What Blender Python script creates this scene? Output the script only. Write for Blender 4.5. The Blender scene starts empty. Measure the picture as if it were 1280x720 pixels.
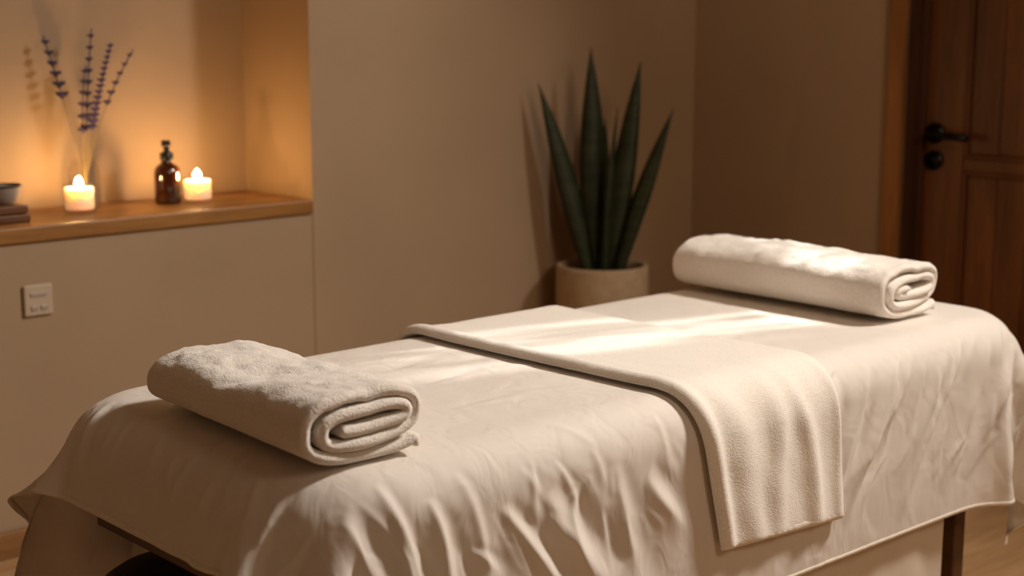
import bpy, bmesh, math, random, zlib, base64
import numpy as np
from mathutils import Vector, Matrix, noise
random.seed(11)
PI=math.pi
scene=bpy.context.scene
COL=scene.collection

# ------------------------------------------------------------------ helpers
def link(o,parent=None):
    COL.objects.link(o)
    if parent is not None: o.parent=parent
    return o
def obj(name,bm,mat,parent=None,smooth=True,loc=None,rot=None):
    me=bpy.data.meshes.new(name); bm.normal_update(); bm.to_mesh(me); bm.free()
    if smooth:
        me.polygons.foreach_set('use_smooth',[True]*len(me.polygons))
    if mat: me.materials.append(mat)
    o=bpy.data.objects.new(name,me)
    if loc: o.location=loc
    if rot: o.rotation_euler=rot
    return link(o,parent)
def tag(o,label,cat,group=None,kind=None):
    o['label']=label; o['category']=cat
    if group: o['group']=group
    if kind: o['kind']=kind
    return o
def thing(name,label,cat,loc=(0,0,0),rotz=0,group=None):
    o=bpy.data.objects.new(name,None); o.empty_display_size=.05
    o.location=loc; o.rotation_euler=(0,0,rotz); COL.objects.link(o)
    return tag(o,label,cat,group)
def struct(o):
    o['kind']='structure'; return o
def add_box(bm,x0,x1,y0,y1,z0,z1,bev=0,seg=2):
    r=bmesh.ops.create_cube(bm,size=1)
    vs=r['verts']
    for v in vs:
        v.co=Vector((x0 if v.co.x<0 else x1,y0 if v.co.y<0 else y1,z0 if v.co.z<0 else z1))
    if bev:
        es=list({e for v in vs for e in v.link_edges})
        bmesh.ops.bevel(bm,geom=es,offset=bev,segments=seg,affect='EDGES',profile=.5)
def add_lathe(bm,prof,seg=40,c=(0,0,0),close=False):
    rings=[]
    for r,z in prof:
        if r<1e-6: rings.append([bm.verts.new((c[0],c[1],c[2]+z))])
        else: rings.append([bm.verts.new((c[0]+r*math.cos(2*PI*k/seg),c[1]+r*math.sin(2*PI*k/seg),c[2]+z)) for k in range(seg)])
    prs=list(zip(rings,rings[1:]))
    if close: prs.append((rings[-1],rings[0]))
    for a,b in prs:
        for k in range(seg):
            k2=(k+1)%seg
            if len(a)==1 and len(b)==1: continue
            if len(a)==1: bm.faces.new((a[0],b[k2],b[k]))
            elif len(b)==1: bm.faces.new((a[k],a[k2],b[0]))
            else: bm.faces.new((a[k],a[k2],b[k2],b[k]))
def add_tube(bm,pts,rad,seg=8,cap=True):
    pts=[Vector(p) for p in pts]; n=len(pts)
    rs=[rad]*n if isinstance(rad,(int,float)) else rad
    rings=[]; up=None
    for i,p in enumerate(pts):
        t=(pts[min(i+1,n-1)]-pts[max(i-1,0)]).normalized()
        if up is None: up=Vector((0,0,1)) if abs(t.z)<.9 else Vector((1,0,0))
        a=t.cross(up).normalized(); b=a.cross(t).normalized(); up=b
        rings.append([bm.verts.new(p+(a*math.cos(2*PI*k/seg)+b*math.sin(2*PI*k/seg))*rs[i]) for k in range(seg)])
    for a,b in zip(rings,rings[1:]):
        for k in range(seg): bm.faces.new((a[k],a[(k+1)%seg],b[(k+1)%seg],b[k]))
    if cap:
        bm.faces.new(list(reversed(rings[0]))); bm.faces.new(rings[-1])
def grid_mesh(name,P,mat,parent=None):
    ny,nx,_=P.shape
    idx=np.arange(ny*nx).reshape(ny,nx)
    F=np.stack([idx[:-1,:-1],idx[:-1,1:],idx[1:,1:],idx[1:,:-1]],-1).reshape(-1,4)
    me=bpy.data.meshes.new(name)
    me.from_pydata(P.reshape(-1,3).tolist(),[],F.tolist())
    me.polygons.foreach_set('use_smooth',[True]*len(me.polygons)); me.update()
    if mat: me.materials.append(mat)
    o=bpy.data.objects.new(name,me)
    return link(o,parent)
def fbm(x,y,z,o=3): return noise.fractal(Vector((x,y,z)),1.0,2.0,o)

# ------------------------------------------------------------------ materials
def nt(name):
    m=bpy.data.materials.new(name); m.use_nodes=True
    n=m.node_tree.nodes; b=n.get('Principled BSDF')
    return m,n,m.node_tree.links,b
def lin(c): return tuple(((x/255)/12.92 if x/255<=.04045 else ((x/255+.055)/1.055)**2.4) for x in c)+(1,)
def plain(name,c,rough=.5,metal=0,**kw):
    m,n,l,b=nt(name); b.inputs['Base Color'].default_value=lin(c) if max(c)>1 else tuple(c)+(1,)
    b.inputs['Roughness'].default_value=rough; b.inputs['Metallic'].default_value=metal
    for k,v in kw.items(): b.inputs[k].default_value=v
    return m
def noise_mat(name,c1,c2,scale,rough=.8,bump=.0,bscale=200,bdist=.001,detail=4,stretch=(1,1,1),sheen=0,sss=0):
    m,n,l,b=nt(name)
    tc=n.new('ShaderNodeTexCoord'); mp=n.new('ShaderNodeMapping'); mp.inputs['Scale'].default_value=stretch
    l.new(tc.outputs['Object'],mp.inputs['Vector'])
    tx=n.new('ShaderNodeTexNoise'); tx.inputs['Scale'].default_value=scale; tx.inputs['Detail'].default_value=detail
    l.new(mp.outputs[0],tx.inputs['Vector'])
    r=n.new('ShaderNodeValToRGB'); r.color_ramp.elements[0].position=.3; r.color_ramp.elements[1].position=.7
    r.color_ramp.elements[0].color=lin(c1); r.color_ramp.elements[1].color=lin(c2)
    l.new(tx.outputs['Fac'],r.inputs['Fac']); l.new(r.outputs['Color'],b.inputs['Base Color'])
    b.inputs['Roughness'].default_value=rough
    if sheen: b.inputs['Sheen Weight'].default_value=sheen; b.inputs['Sheen Roughness'].default_value=.5
    if sss:
        b.inputs['Subsurface Weight'].default_value=sss; b.inputs['Subsurface Radius'].default_value=(.006,.005,.004); b.inputs['Subsurface Scale'].default_value=1
    if bump:
        t2=n.new('ShaderNodeTexNoise'); t2.inputs['Scale'].default_value=bscale; t2.inputs['Detail'].default_value=3
        l.new(tc.outputs['Object'],t2.inputs['Vector'])
        bp=n.new('ShaderNodeBump'); bp.inputs['Strength'].default_value=bump; bp.inputs['Distance'].default_value=bdist
        l.new(t2.outputs['Fac'],bp.inputs['Height']); l.new(bp.outputs[0],b.inputs['Normal'])
    return m
def wood(name,c1,c2,c3,axis='Z',scale=7,rough=.5,ringscale=1):
    m,n,l,b=nt(name)
    tc=n.new('ShaderNodeTexCoord'); mp=n.new('ShaderNodeMapping')
    s={'X':(.12,1,1),'Y':(1,.12,1),'Z':(1,1,.12)}[axis]; mp.inputs['Scale'].default_value=s
    l.new(tc.outputs['Object'],mp.inputs['Vector'])
    tx=n.new('ShaderNodeTexNoise'); tx.inputs['Scale'].default_value=scale; tx.inputs['Detail'].default_value=6; tx.inputs['Distortion'].default_value=.6
    l.new(mp.outputs[0],tx.inputs['Vector'])
    t2=n.new('ShaderNodeTexNoise'); t2.inputs['Scale'].default_value=scale*9; t2.inputs['Detail'].default_value=4
    l.new(mp.outputs[0],t2.inputs['Vector'])
    mx=n.new('ShaderNodeMath'); mx.operation='MULTIPLY_ADD'; mx.inputs[1].default_value=.35
    l.new(t2.outputs['Fac'],mx.inputs[0]); l.new(tx.outputs['Fac'],mx.inputs[2])
    r=n.new('ShaderNodeValToRGB'); e=r.color_ramp.elements
    e[0].position=.48; e[1].position=.88; e[0].color=lin(c1); e[1].color=lin(c3)
    k=e.new(.66); k.color=lin(c2)
    l.new(mx.outputs[0],r.inputs['Fac']); l.new(r.outputs['Color'],b.inputs['Base Color'])
    b.inputs['Roughness'].default_value=rough
    bp=n.new('ShaderNodeBump'); bp.inputs['Strength'].default_value=.15; bp.inputs['Distance'].default_value=.001
    l.new(mx.outputs[0],bp.inputs['Height']); l.new(bp.outputs[0],b.inputs['Normal'])
    return m
def thin_glass(name,tint=(1,1,1),gl=1.0):
    m,n,l,b=nt(name); n.remove(b)
    out=n['Material Output']
    tr=n.new('ShaderNodeBsdfTransparent'); tr.inputs['Color'].default_value=tuple(tint)+(1,)
    gs=n.new('ShaderNodeBsdfGlossy'); gs.inputs['Roughness'].default_value=.04
    lw=n.new('ShaderNodeLayerWeight'); lw.inputs['Blend'].default_value=.28
    ml=n.new('ShaderNodeMath'); ml.operation='MULTIPLY'; ml.inputs[1].default_value=gl
    l.new(lw.outputs['Facing'],ml.inputs[0])
    mx=n.new('ShaderNodeMixShader'); l.new(ml.outputs[0],mx.inputs['Fac']); l.new(tr.outputs[0],mx.inputs[1]); l.new(gs.outputs[0],mx.inputs[2])
    l.new(mx.outputs[0],out.inputs['Surface'])
    return m
def emis(name,c,s):
    m,n,l,b=nt(name); n.remove(b)
    e=n.new('ShaderNodeEmission'); e.inputs['Color'].default_value=tuple(c)+(1,); e.inputs['Strength'].default_value=s
    l.new(e.outputs[0],n['Material Output'].inputs['Surface'])
    return m

M={}
M['wall']=noise_mat('plaster_wall',(166,140,112),(176,150,121),1.6,rough=.92,bump=.12,bscale=60,bdist=.002)
M['floor']=wood('light_oak_floor',(168,128,88),(190,150,106),(206,168,124),axis='X',scale=5,rough=.5)
M['ceil']=plain('ceiling_paint',(205,190,170),.95)
M['base']=wood('oak_trim',(122,84,46),(146,104,60),(162,118,72),axis='X',scale=10,rough=.5)
M['door']=wood('walnut_door',(72,38,12),(98,54,19),(126,75,30),axis='Z',scale=9,rough=.45)
M['frame']=wood('walnut_frame',(124,76,30),(150,96,42),(168,114,54),axis='Z',scale=10,rough=.45)
M['jamb']=wood('shadowed_walnut',(52,27,9),(70,38,13),(84,48,18),axis='Z',scale=9,rough=.6)  # recess shade of the door reveal put into the wood colour
M['shelf']=wood('oak_shelf',(118,76,32),(152,104,50),(176,126,66),axis='X',scale=9,rough=.45)
M['tray']=wood('dark_oak_tray',(78,44,18),(98,58,26),(116,72,34),axis='X',scale=14,rough=.5)
M['leg']=wood('beech_leg',(70,44,20),(92,60,30),(112,74,38),axis='Z',scale=14,rough=.5)
M['rail']=wood('beech_rail',(66,42,20),(84,54,26),(100,66,34),axis='Y',scale=14,rough=.5)
M['black']=plain('black_metal',(16,14,13),.35,.6)
M['vinyl']=plain('black_vinyl',(20,15,13),.55)
M['plastic']=plain('white_plastic',(196,176,152),.45)
M['plasticgrey']=plain('pale_grey_plastic',(176,160,142),.3)
M['pump']=plain('black_plastic',(14,12,11),.3)
M['pot']=noise_mat('stone_pot',(176,150,118),(190,165,132),30,rough=.8,bump=.15,bscale=120,bdist=.001)
M['soil']=noise_mat('dark_soil',(24,17,11),(44,31,20),60,rough=.95,bump=.8,bscale=70,bdist=.006)
M['amber']=None
M['ceramic']=noise_mat('grey_glazed_ceramic',(150,140,128),(172,162,150),20,rough=.35)
M['ceramicdark']=plain('dark_glaze',(34,28,24),.4)
M['lavender']=noise_mat('lavender_buds',(44,36,84),(74,58,124),140,rough=.85)
M['calyx']=noise_mat('lavender_calyx',(46,42,50),(66,60,72),150,rough=.9)
M['stem']=noise_mat('dried_stem',(118,104,66),(140,122,80),80,rough=.85)
M['glass']=thin_glass('clear_glass',(.99,.98,.965),.32)
M['tag']=plain('white_satin_tag',(240,232,220),.4)
def cotton(name,c1,c2,wr=.35):
    m,n,l,b=nt(name)
    tc=n.new('ShaderNodeTexCoord')
    tx=n.new('ShaderNodeTexNoise'); tx.inputs['Scale'].default_value=3; tx.inputs['Detail'].default_value=3
    l.new(tc.outputs['Object'],tx.inputs['Vector'])
    r=n.new('ShaderNodeValToRGB'); r.color_ramp.elements[0].position=.3; r.color_ramp.elements[1].position=.7
    r.color_ramp.elements[0].color=lin(c1); r.color_ramp.elements[1].color=lin(c2)
    l.new(tx.outputs['Fac'],r.inputs['Fac']); l.new(r.outputs['Color'],b.inputs['Base Color'])
    b.inputs['Roughness'].default_value=.75
    b.inputs['Sheen Weight'].default_value=.15
    # small crumples + weave
    mp=n.new('ShaderNodeMapping'); mp.inputs['Scale'].default_value=(1,1,.6); mp.inputs['Rotation'].default_value=(.2,.5,.5)
    l.new(tc.outputs['Object'],mp.inputs['Vector'])
    cr=n.new('ShaderNodeTexNoise'); cr.inputs['Scale'].default_value=16; cr.inputs['Detail'].default_value=2; cr.inputs['Roughness'].default_value=.5; cr.inputs['Distortion'].default_value=.8
    l.new(mp.outputs[0],cr.inputs['Vector'])
    b1=n.new('ShaderNodeBump'); b1.inputs['Strength'].default_value=wr; b1.inputs['Distance'].default_value=.010
    l.new(cr.outputs['Fac'],b1.inputs['Height'])
    wv=n.new('ShaderNodeTexNoise'); wv.inputs['Scale'].default_value=500; wv.inputs['Detail'].default_value=1
    l.new(tc.outputs['Object'],wv.inputs['Vector'])
    b2=n.new('ShaderNodeBump'); b2.inputs['Strength'].default_value=.12; b2.inputs['Distance'].default_value=.001
    l.new(wv.outputs['Fac'],b2.inputs['Height']); l.new(b1.outputs[0],b2.inputs['Normal']); l.new(b2.outputs[0],b.inputs['Normal'])
    # a little light comes through the thin cotton
    tr=n.new('ShaderNodeBsdfTranslucent'); l.new(r.outputs['Color'],tr.inputs['Color']); l.new(b2.outputs[0],tr.inputs['Normal'])
    mx=n.new('ShaderNodeMixShader'); mx.inputs['Fac'].default_value=.10
    l.new(b.outputs[0],mx.inputs[1]); l.new(tr.outputs[0],mx.inputs[2]); l.new(mx.outputs[0],n['Material Output'].inputs['Surface'])
    return m
def terry(name,c1,c2,scale=300,d=.0038,st=.6,bd=.0045):
    m,n,l,b=nt(name)
    tc=n.new('ShaderNodeTexCoord')
    vo=n.new('ShaderNodeTexNoise'); vo.inputs['Scale'].default_value=scale; vo.inputs['Detail'].default_value=2; vo.inputs['Roughness'].default_value=.6
    l.new(tc.outputs['Object'],vo.inputs['Vector'])
    t2=n.new('ShaderNodeTexNoise'); t2.inputs['Scale'].default_value=38; t2.inputs['Detail'].default_value=3
    l.new(tc.outputs['Object'],t2.inputs['Vector'])
    r=n.new('ShaderNodeValToRGB'); r.color_ramp.elements[0].position=.3; r.color_ramp.elements[1].position=.65
    r.color_ramp.elements[0].color=lin(c1); r.color_ramp.elements[1].color=lin(c2)
    l.new(vo.outputs['Fac'],r.inputs['Fac']); l.new(r.outputs['Color'],b.inputs['Base Color'])
    b.inputs['Roughness'].default_value=.95; b.inputs['Sheen Weight'].default_value=.4; b.inputs['Sheen Roughness'].default_value=.6
    b1=n.new('ShaderNodeBump'); b1.inputs['Strength'].default_value=.35; b1.inputs['Distance'].default_value=bd
    l.new(t2.outputs['Fac'],b1.inputs['Height'])
    b2=n.new('ShaderNodeBump'); b2.inputs['Strength'].default_value=st; b2.inputs['Distance'].default_value=d
    l.new(vo.outputs['Fac'],b2.inputs['Height']); l.new(b1.outputs[0],b2.inputs['Normal']); l.new(b2.outputs[0],b.inputs['Normal'])
    return m
M['sheet']=cotton('white_cotton_sheet',(230,220,210),(238,229,219),.42)
M['under']=cotton('cream_under_sheet',(226,212,194),(234,222,206),.15)
M['terry']=terry('white_terry',(228,218,206),(246,238,228))
M['terrysoft']=terry('white_terry_runner',(230,220,208),(246,238,227),300,.0022,.5,.0025)
M['hem']=noise_mat('woven_hem',(226,214,198),(240,230,216),300,rough=.85,bump=.5,bscale=420,bdist=.0015)
def amber_mat():
    m,n,l,b=nt('amber_glass'); b.inputs['Base Color'].default_value=(.055,.014,.004,1); b.inputs['Roughness'].default_value=.08
    b.inputs['Coat Weight'].default_value=.6; b.inputs['Transmission Weight'].default_value=.25; b.inputs['IOR'].default_value=1.5
    return m
M['amber']=amber_mat()
def wax_mat():
    m,n,l,b=nt('candle_wax'); b.inputs['Base Color'].default_value=(.94,.84,.66,1); b.inputs['Roughness'].default_value=.5
    b.inputs['Subsurface Weight'].default_value=1; b.inputs['Subsurface Radius'].default_value=(.035,.02,.009); b.inputs['Subsurface Scale'].default_value=1
    b.inputs['Emission Color'].default_value=(1,.62,.30,1); b.inputs['Emission Strength'].default_value=.42  # added even glow stands for flame light passing through the wax
    return m
M['wax']=wax_mat()
M['flame']=emis('flame',(1,.58,.22),650)
M['wick']=plain('burnt_wick',(20,14,10),.9)
def leaf_mat():
    m,n,l,b=nt('snake_plant_leaf')
    tc=n.new('ShaderNodeTexCoord'); mp=n.new('ShaderNodeMapping'); mp.inputs['Scale'].default_value=(3,3,1)
    l.new(tc.outputs['Object'],mp.inputs['Vector'])
    w=n.new('ShaderNodeTexNoise'); w.inputs['Scale'].default_value=14; w.inputs['Detail'].default_value=5; w.inputs['Distortion'].default_value=1
    mp.inputs['Scale'].default_value=(.5,.5,3)
    l.new(mp.outputs[0],w.inputs['Vector'])
    r=n.new('ShaderNodeValToRGB'); r.color_ramp.elements[0].position=.35; r.color_ramp.elements[1].position=.7
    r.color_ramp.elements[0].color=lin((27,35,13)); r.color_ramp.elements[1].color=lin((48,56,25))
    l.new(w.outputs['Fac'],r.inputs['Fac']); l.new(r.outputs['Color'],b.inputs['Base Color']); b.inputs['Roughness'].default_value=.5
    return m
M['leaf']=leaf_mat()

# ------------------------------------------------------------------ room
H=1.45                       # eye height
WY=3.84; WX=4.435            # planes of the niche wall and the door wall
RX0,RY0,CZ=-1.3,-1.6,3.4
NX0,NX1,NY,NZ0,NZ1=.75,2.656,4.21,.861,2.15
def wall_with_hole():
    bm=bmesh.new()
    def q(*p): bm.faces.new([bm.verts.new(v) for v in p])
    s=.0025                  # the part with the niche lies a little behind the plain part
    y=WY
    # plain part right of the niche, with its tiny return edge
    q((NX1,y-s,0),(NX1,y-s,CZ),(WX,y-s,CZ),(WX,y-s,0))
    q((NX1,y-s,0),(NX1,y,0),(NX1,y,CZ),(NX1,y-s,CZ))
    q((RX0,y,0),(RX0,y,NZ0),(NX1,y,NZ0),(NX1,y,0))
    q((RX0,y,NZ1),(RX0,y,CZ),(NX1,y,CZ),(NX1,y,NZ1))
    q((RX0,y,NZ0),(RX0,y,NZ1),(NX0,y,NZ1),(NX0,y,NZ0))
    # inside of the niche
    q((NX0,NY,NZ0),(NX0,NY,NZ1),(NX1,NY,NZ1),(NX1,NY,NZ0))
    q((NX1,y,NZ0),(NX1,NY,NZ0),(NX1,NY,NZ1),(NX1,y,NZ1))
    q((NX0,y,NZ0),(NX0,y,NZ1),(NX0,NY,NZ1),(NX0,NY,NZ0))
    q((NX0,y,NZ1),(NX1,y,NZ1),(NX1,NY,NZ1),(NX0,NY,NZ1))
    q((NX0,y,NZ0),(NX0,NY,NZ0),(NX1,NY,NZ0),(NX1,y,NZ0))
    # outer shell so that the wall has a thickness
    q((RX0,NY+.08,0),(WX,NY+.08,0),(WX,NY+.08,CZ),(RX0,NY+.08,CZ))
    o=obj('wall_left',bm,M['wall'],smooth=False); return struct(o)
wall_with_hole()
# door wall with the door opening
DY1,DY0,DZ=2.90,2.02,2.07     # opening
def wall_door():
    bm=bmesh.new()
    t=.16
    add_box(bm,WX,WX+t,DY1,WY+.0,0,CZ); add_box(bm,WX,WX+t,RY0,DY0,0,CZ); add_box(bm,WX,WX+t,DY0,DY1,DZ,CZ)
    return struct(obj('wall_right',bm,M['wall'],smooth=False))
wall_door()
bm=bmesh.new(); add_box(bm,RX0,WX+.2,RY0,NY,-.05,0); struct(obj('floor',bm,M['floor'],smooth=False))
bm=bmesh.new(); add_box(bm,RX0,WX+.2,RY0,NY+.08,CZ,CZ+.05); struct(obj('ceiling',bm,M['ceil'],smooth=False))
bm=bmesh.new(); add_box(bm,RX0-.1,RX0,RY0,WY,0,CZ); struct(obj('wall_back',bm,M['wall'],smooth=False))
bm=bmesh.new(); add_box(bm,RX0-.1,WX+.16,RY0-.1,RY0,0,CZ); struct(obj('wall_front',bm,M['wall'],smooth=False))
bm=bmesh.new(); add_box(bm,RX0,WX,WY-.021,WY-.003,0,.075,.004); struct(obj('baseboard_left',bm,M['base'],smooth=False))
bm=bmesh.new(); add_box(bm,WX-.015,WX-.0005,DY1+.07,WY-.022,0,.075,.004); struct(obj('baseboard_right',bm,M['base'],smooth=False))
# door
door=bpy.data.objects.new('door_1',None); door.location=(WX,DY1,0); COL.objects.link(door); struct(door)
door['label']='brown panelled wooden door with black lever handle'
def L(x,y,z): return (x-WX,y-DY1,z)
def dbox(bm,x0,x1,y0,y1,z0,z1,bev=.003): add_box(bm,x0-WX,x1-WX,y0-DY1,y1-DY1,z0,z1,bev)
bm=bmesh.new()
for y0,y1,z0,z1 in ((DY1,DY1+.062,0,DZ+.06),(DY0-.062,DY0,0,DZ+.06),(DY0,DY1,DZ,DZ+.06)): dbox(bm,WX-.018,WX+.006,y0,y1,z0,z1)
obj('door_casing',bm,M['frame'],door,smooth=False)
bm=bmesh.new()
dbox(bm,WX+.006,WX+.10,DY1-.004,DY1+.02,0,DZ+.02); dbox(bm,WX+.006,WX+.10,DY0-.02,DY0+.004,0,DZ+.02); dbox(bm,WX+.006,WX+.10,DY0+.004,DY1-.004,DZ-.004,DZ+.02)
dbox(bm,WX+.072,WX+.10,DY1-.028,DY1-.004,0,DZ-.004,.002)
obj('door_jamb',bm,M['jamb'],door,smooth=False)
LX=WX+.095; LEFT=DY1-.012
bm=bmesh.new()
dbox(bm,LX+.012,LX+.045,DY0+.006,LEFT-.016,.006,DZ-.006,.002)     # core
st=.165
yi1=LEFT-st; yi0=DY0+.006+.11
dbox(bm,LX,LX+.03,yi1,LEFT-.016,.006,DZ-.006,.004)       # stile by the lock
dbox(bm,LX,LX+.03,DY0+.006,yi0,.006,DZ-.006,.004)
for z0,z1 in ((.006,.2),(.948,.992),(DZ-.13,DZ-.006)): dbox(bm,LX,LX+.03,yi0,yi1,z0,z1,.004)
obj('door_leaf',bm,M['door'],door,smooth=False)
for z0,z1 in ((.2,.948),(.992,DZ-.13)):
    bm=bmesh.new()
    g=.014
    # moulding frame and boards with grooves
    w=(yi1-yi0-2*g)/5
    for k in range(5):
        dbox(bm,LX+.006+(0 if k%2 else .002),LX+.02,yi0+g+k*w+.003,yi0+g+(k+1)*w-.003,z0+g,z1-g,.004)
    for (a,b_,c,d) in ((yi0,yi0+g,z0,z1),(yi1-g,yi1,z0,z1),(yi0,yi1,z0,z0+g),(yi0,yi1,z1-g,z1)):
        dbox(bm,LX-.003,LX+.014,a,b_,c,d,.005)
    obj('door_panel',bm,M['door'],door,smooth=False)
hy,hz,kz=2.832,1.070,.978
def disc(bm,y,z,r,x0,x1):
    m0=Matrix.Translation(Vector(L((x0+x1)/2,y,z)))@Matrix.Rotation(PI/2,4,'Y')
    r_=bmesh.ops.create_cone(bm,cap_ends=True,segments=32,radius1=r,radius2=r*.95,depth=abs(x1-x0),matrix=m0)
bm=bmesh.new(); disc(bm,hy,hz,.036,LX-.012,LX)
hnd=obj('door_handle',bm,M['black'],door)
bm=bmesh.new()
add_tube(bm,[L(LX-.01,hy,hz),L(LX-.045,hy,hz),L(LX-.055,hy-.012,hz),L(LX-.055,hy-.06,hz-.003),L(LX-.055,hy-.15,hz-.008)],[.014,.014,.0145,.013,.012],12)
obj('lever',bm,M['black'],hnd)
bm=bmesh.new(); disc(bm,hy,kz,.034,LX-.010,LX)
key=obj('lock_plate',bm,M['black'],door)
bm=bmesh.new(); disc(bm,hy,kz,.009,LX-.018,LX-.009); obj('lock_cylinder',bm,M['black'],key)

# ------------------------------------------------------------------ niche shelf and what stands on it
SZ=.904
bm=bmesh.new(); add_box(bm,NX0+.002,NX1-.0025,WY-.012,NY-.002,SZ-.042,SZ,.004)
tag(obj('niche_shelf',bm,M['shelf'],smooth=False),'long brown wooden shelf board along the bottom of the lit niche','shelf')

def candle(name,label,x,y,r,h):
    t=thing(name,label,'candle',(x,y,SZ+.0005),0,'lit candles on the niche shelf')
    bm=bmesh.new()
    b=.012
    add_lathe(bm,[(0,0),(r-.003,0),(r,.003),(r,h-.0015),(r-.0012,h),(r-.0028,h-.0015),(r-.0028,b+.003),(r-.006,b),(0,b)],48)
    obj('glass_cup',bm,M['glass'],t)
    bm=bmesh.new(); q=r-.0034
    add_lathe(bm,[(0,b+.001),(q-.002,b+.001),(q,b+.004),(q,h-.010),(q-.004,h-.0125),(q*.5,h-.015),(.002,h-.016),(0,h-.016)],48)
    obj('wax',bm,M['wax'],t)
    bm=bmesh.new(); add_tube(bm,[(0,0,h-.017),(.0006,0,h-.01),(.002,.0005,h-.004)],.0012,8); obj('wick',bm,M['wick'],t)
    bm=bmesh.new(); z=h-.008
    add_lathe(bm,[(0,z),(.005,z+.001),(.0095,z+.006),(.0108,z+.012),(.0090,z+.019),(.0045,z+.026),(0,z+.031)],20)
    obj('flame',bm,M['flame'],t)
    return t
candle('candle','lit candle in clear glass in front of the lavender vase',1.965,4.0,.044,.084)
candle('candle','lit candle in clear glass just right of the amber pump bottle',2.345,3.992,.044,.080)

# vase with five sprigs
vx,vy=2.037,4.11
t=thing('glass_vase','clear glass bottle vase holding lavender behind the left candle','vase',(vx,vy,SZ+.0005))
bm=bmesh.new(); w=.0025
out=[(0,0),(.040,0),(.0455,.004),(.047,.012),(.047,.108),(.045,.118),(.039,.127),(.036,.131),(.0355,.142),(.037,.145)]
inn=[(.0345,.145),(.033,.142),(.0335,.130),(.037,.124),(.042,.116),(.0440,.107),(.0440,.016),(.040,.011),(0,.010)]
add_lathe(bm,out+inn,48); obj('glass_body',bm,M['glass'],t)
sprigs=[ # foot, tip, where the flowers start, look
 ((.012,0,.014),(-.080,.052,.502),.62,'lavender sprig leaning furthest left in the glass vase',6,.0150,1),
 ((.002,.010,.014),(.045,-.001,.522),.42,'tallest lavender sprig standing upright in the glass vase',9,.0128,1),
 ((.006,-.012,.014),(-.002,-.050,.418),.42,'short upright lavender sprig just left of the tallest one',6,.0122,1),
 ((-.008,.004,.014),(.0625,-.085,.482),.44,'dense violet lavender sprig leaning slightly right of the tallest',15,.0120,0),
 ((-.012,-.004,.014),(.1275,-.093,.462),.60,'thin lavender sprig leaning furthest right in the glass vase',6,.0100,1)]
for bs,tip,fs,lab,nw,fr,sparse in sprigs:
    s=thing('lavender_sprig',lab,'lavender',(vx,vy,SZ),0,'lavender sprigs in the vase')
    a=Vector(bs); b=Vector(tip); neck=Vector((a.x*.1+b.x*.13,a.y*.1+b.y*.13,.143))
    # quadratic curve through the neck of the vase
    tt=.26; c=(neck-a*(1-tt)**2-b*tt**2)/(2*tt*(1-tt))
    def P(u): return a*(1-u)**2+c*2*u*(1-u)+b*u*u
    bm=bmesh.new(); add_tube(bm,[P(k/20) for k in range(21)],[.0021-.0009*k/20 for k in range(21)],6)
    obj('stem',bm,M['stem'],s)
    bm=bmesh.new()
    add_tube(bm,[P(fs+(1-fs)*k/12) for k in range(13)],.0018,6)
    marks=[]
    for k in range(nw):
        u=fs+(1-fs)*(k+.3)/nw
        p=P(min(u,1)); sc=fr*(1-.45*(k/nw)); nb=6
        for q in range(nb):
            an=2*PI*q/nb+k*.7
            d=Vector((math.cos(an),math.sin(an),.55)).normalized()
            m0=Matrix.Translation(p+d*sc*.75)@d.to_track_quat('Z','Y').to_matrix().to_4x4()@Matrix.Diagonal((.42,.42,.8,1))
            n0=len(bm.faces); bmesh.ops.create_icosphere(bm,subdivisions=2,radius=sc,matrix=m0)
            if q%2 and sparse: marks.append((n0,len(bm.faces)))
        n0=len(bm.faces); bmesh.ops.create_icosphere(bm,subdivisions=2,radius=sc*.7,matrix=Matrix.Translation(p)@Matrix.Diagonal((.7,.7,.9,1))); marks.append((n0,len(bm.faces)))
    bm.faces.ensure_lookup_table()
    for a0,a1 in marks:
        for q in range(a0,a1): bm.faces[q].material_index=1
    fh=obj('flower_head',bm,M['lavender'],s); fh.data.materials.append(M['calyx'])

# pump bottle
t=thing('pump_bottle','small amber glass bottle with black pump top between vase and candle','bottle',(2.272,4.042,SZ+.0005),math.radians(228))
bm=bmesh.new()
add_lathe(bm,[(0,0),(.033,0),(.038,.003),(.039,.009),(.039,.092),(.036,.106),(.028,.116),(.018,.122),(.016,.128),(.016,.132),(0,.132)],48)
obj('bottle_body',bm,M['amber'],t)
bm=bmesh.new(); add_lathe(bm,[(0,.130),(.0195,.130),(.0198,.132),(.0198,.152),(.018,.154),(.010,.157),(.0085,.159),(.0085,.172),(0,.172)],36)
obj('collar',bm,M['pump'],t)
bm=bmesh.new(); add_lathe(bm,[(0,.171),(.0125,.171),(.0135,.173),(.0135,.188),(.012,.191),(0,.191)],32)
add_tube(bm,[(0,0,.183),(.02,0,.183),(.032,0,.179),(.035,0,.174)],[.006,.0055,.0046,.0042],10)
obj('pump_head',bm,M['pump'],t)

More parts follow.
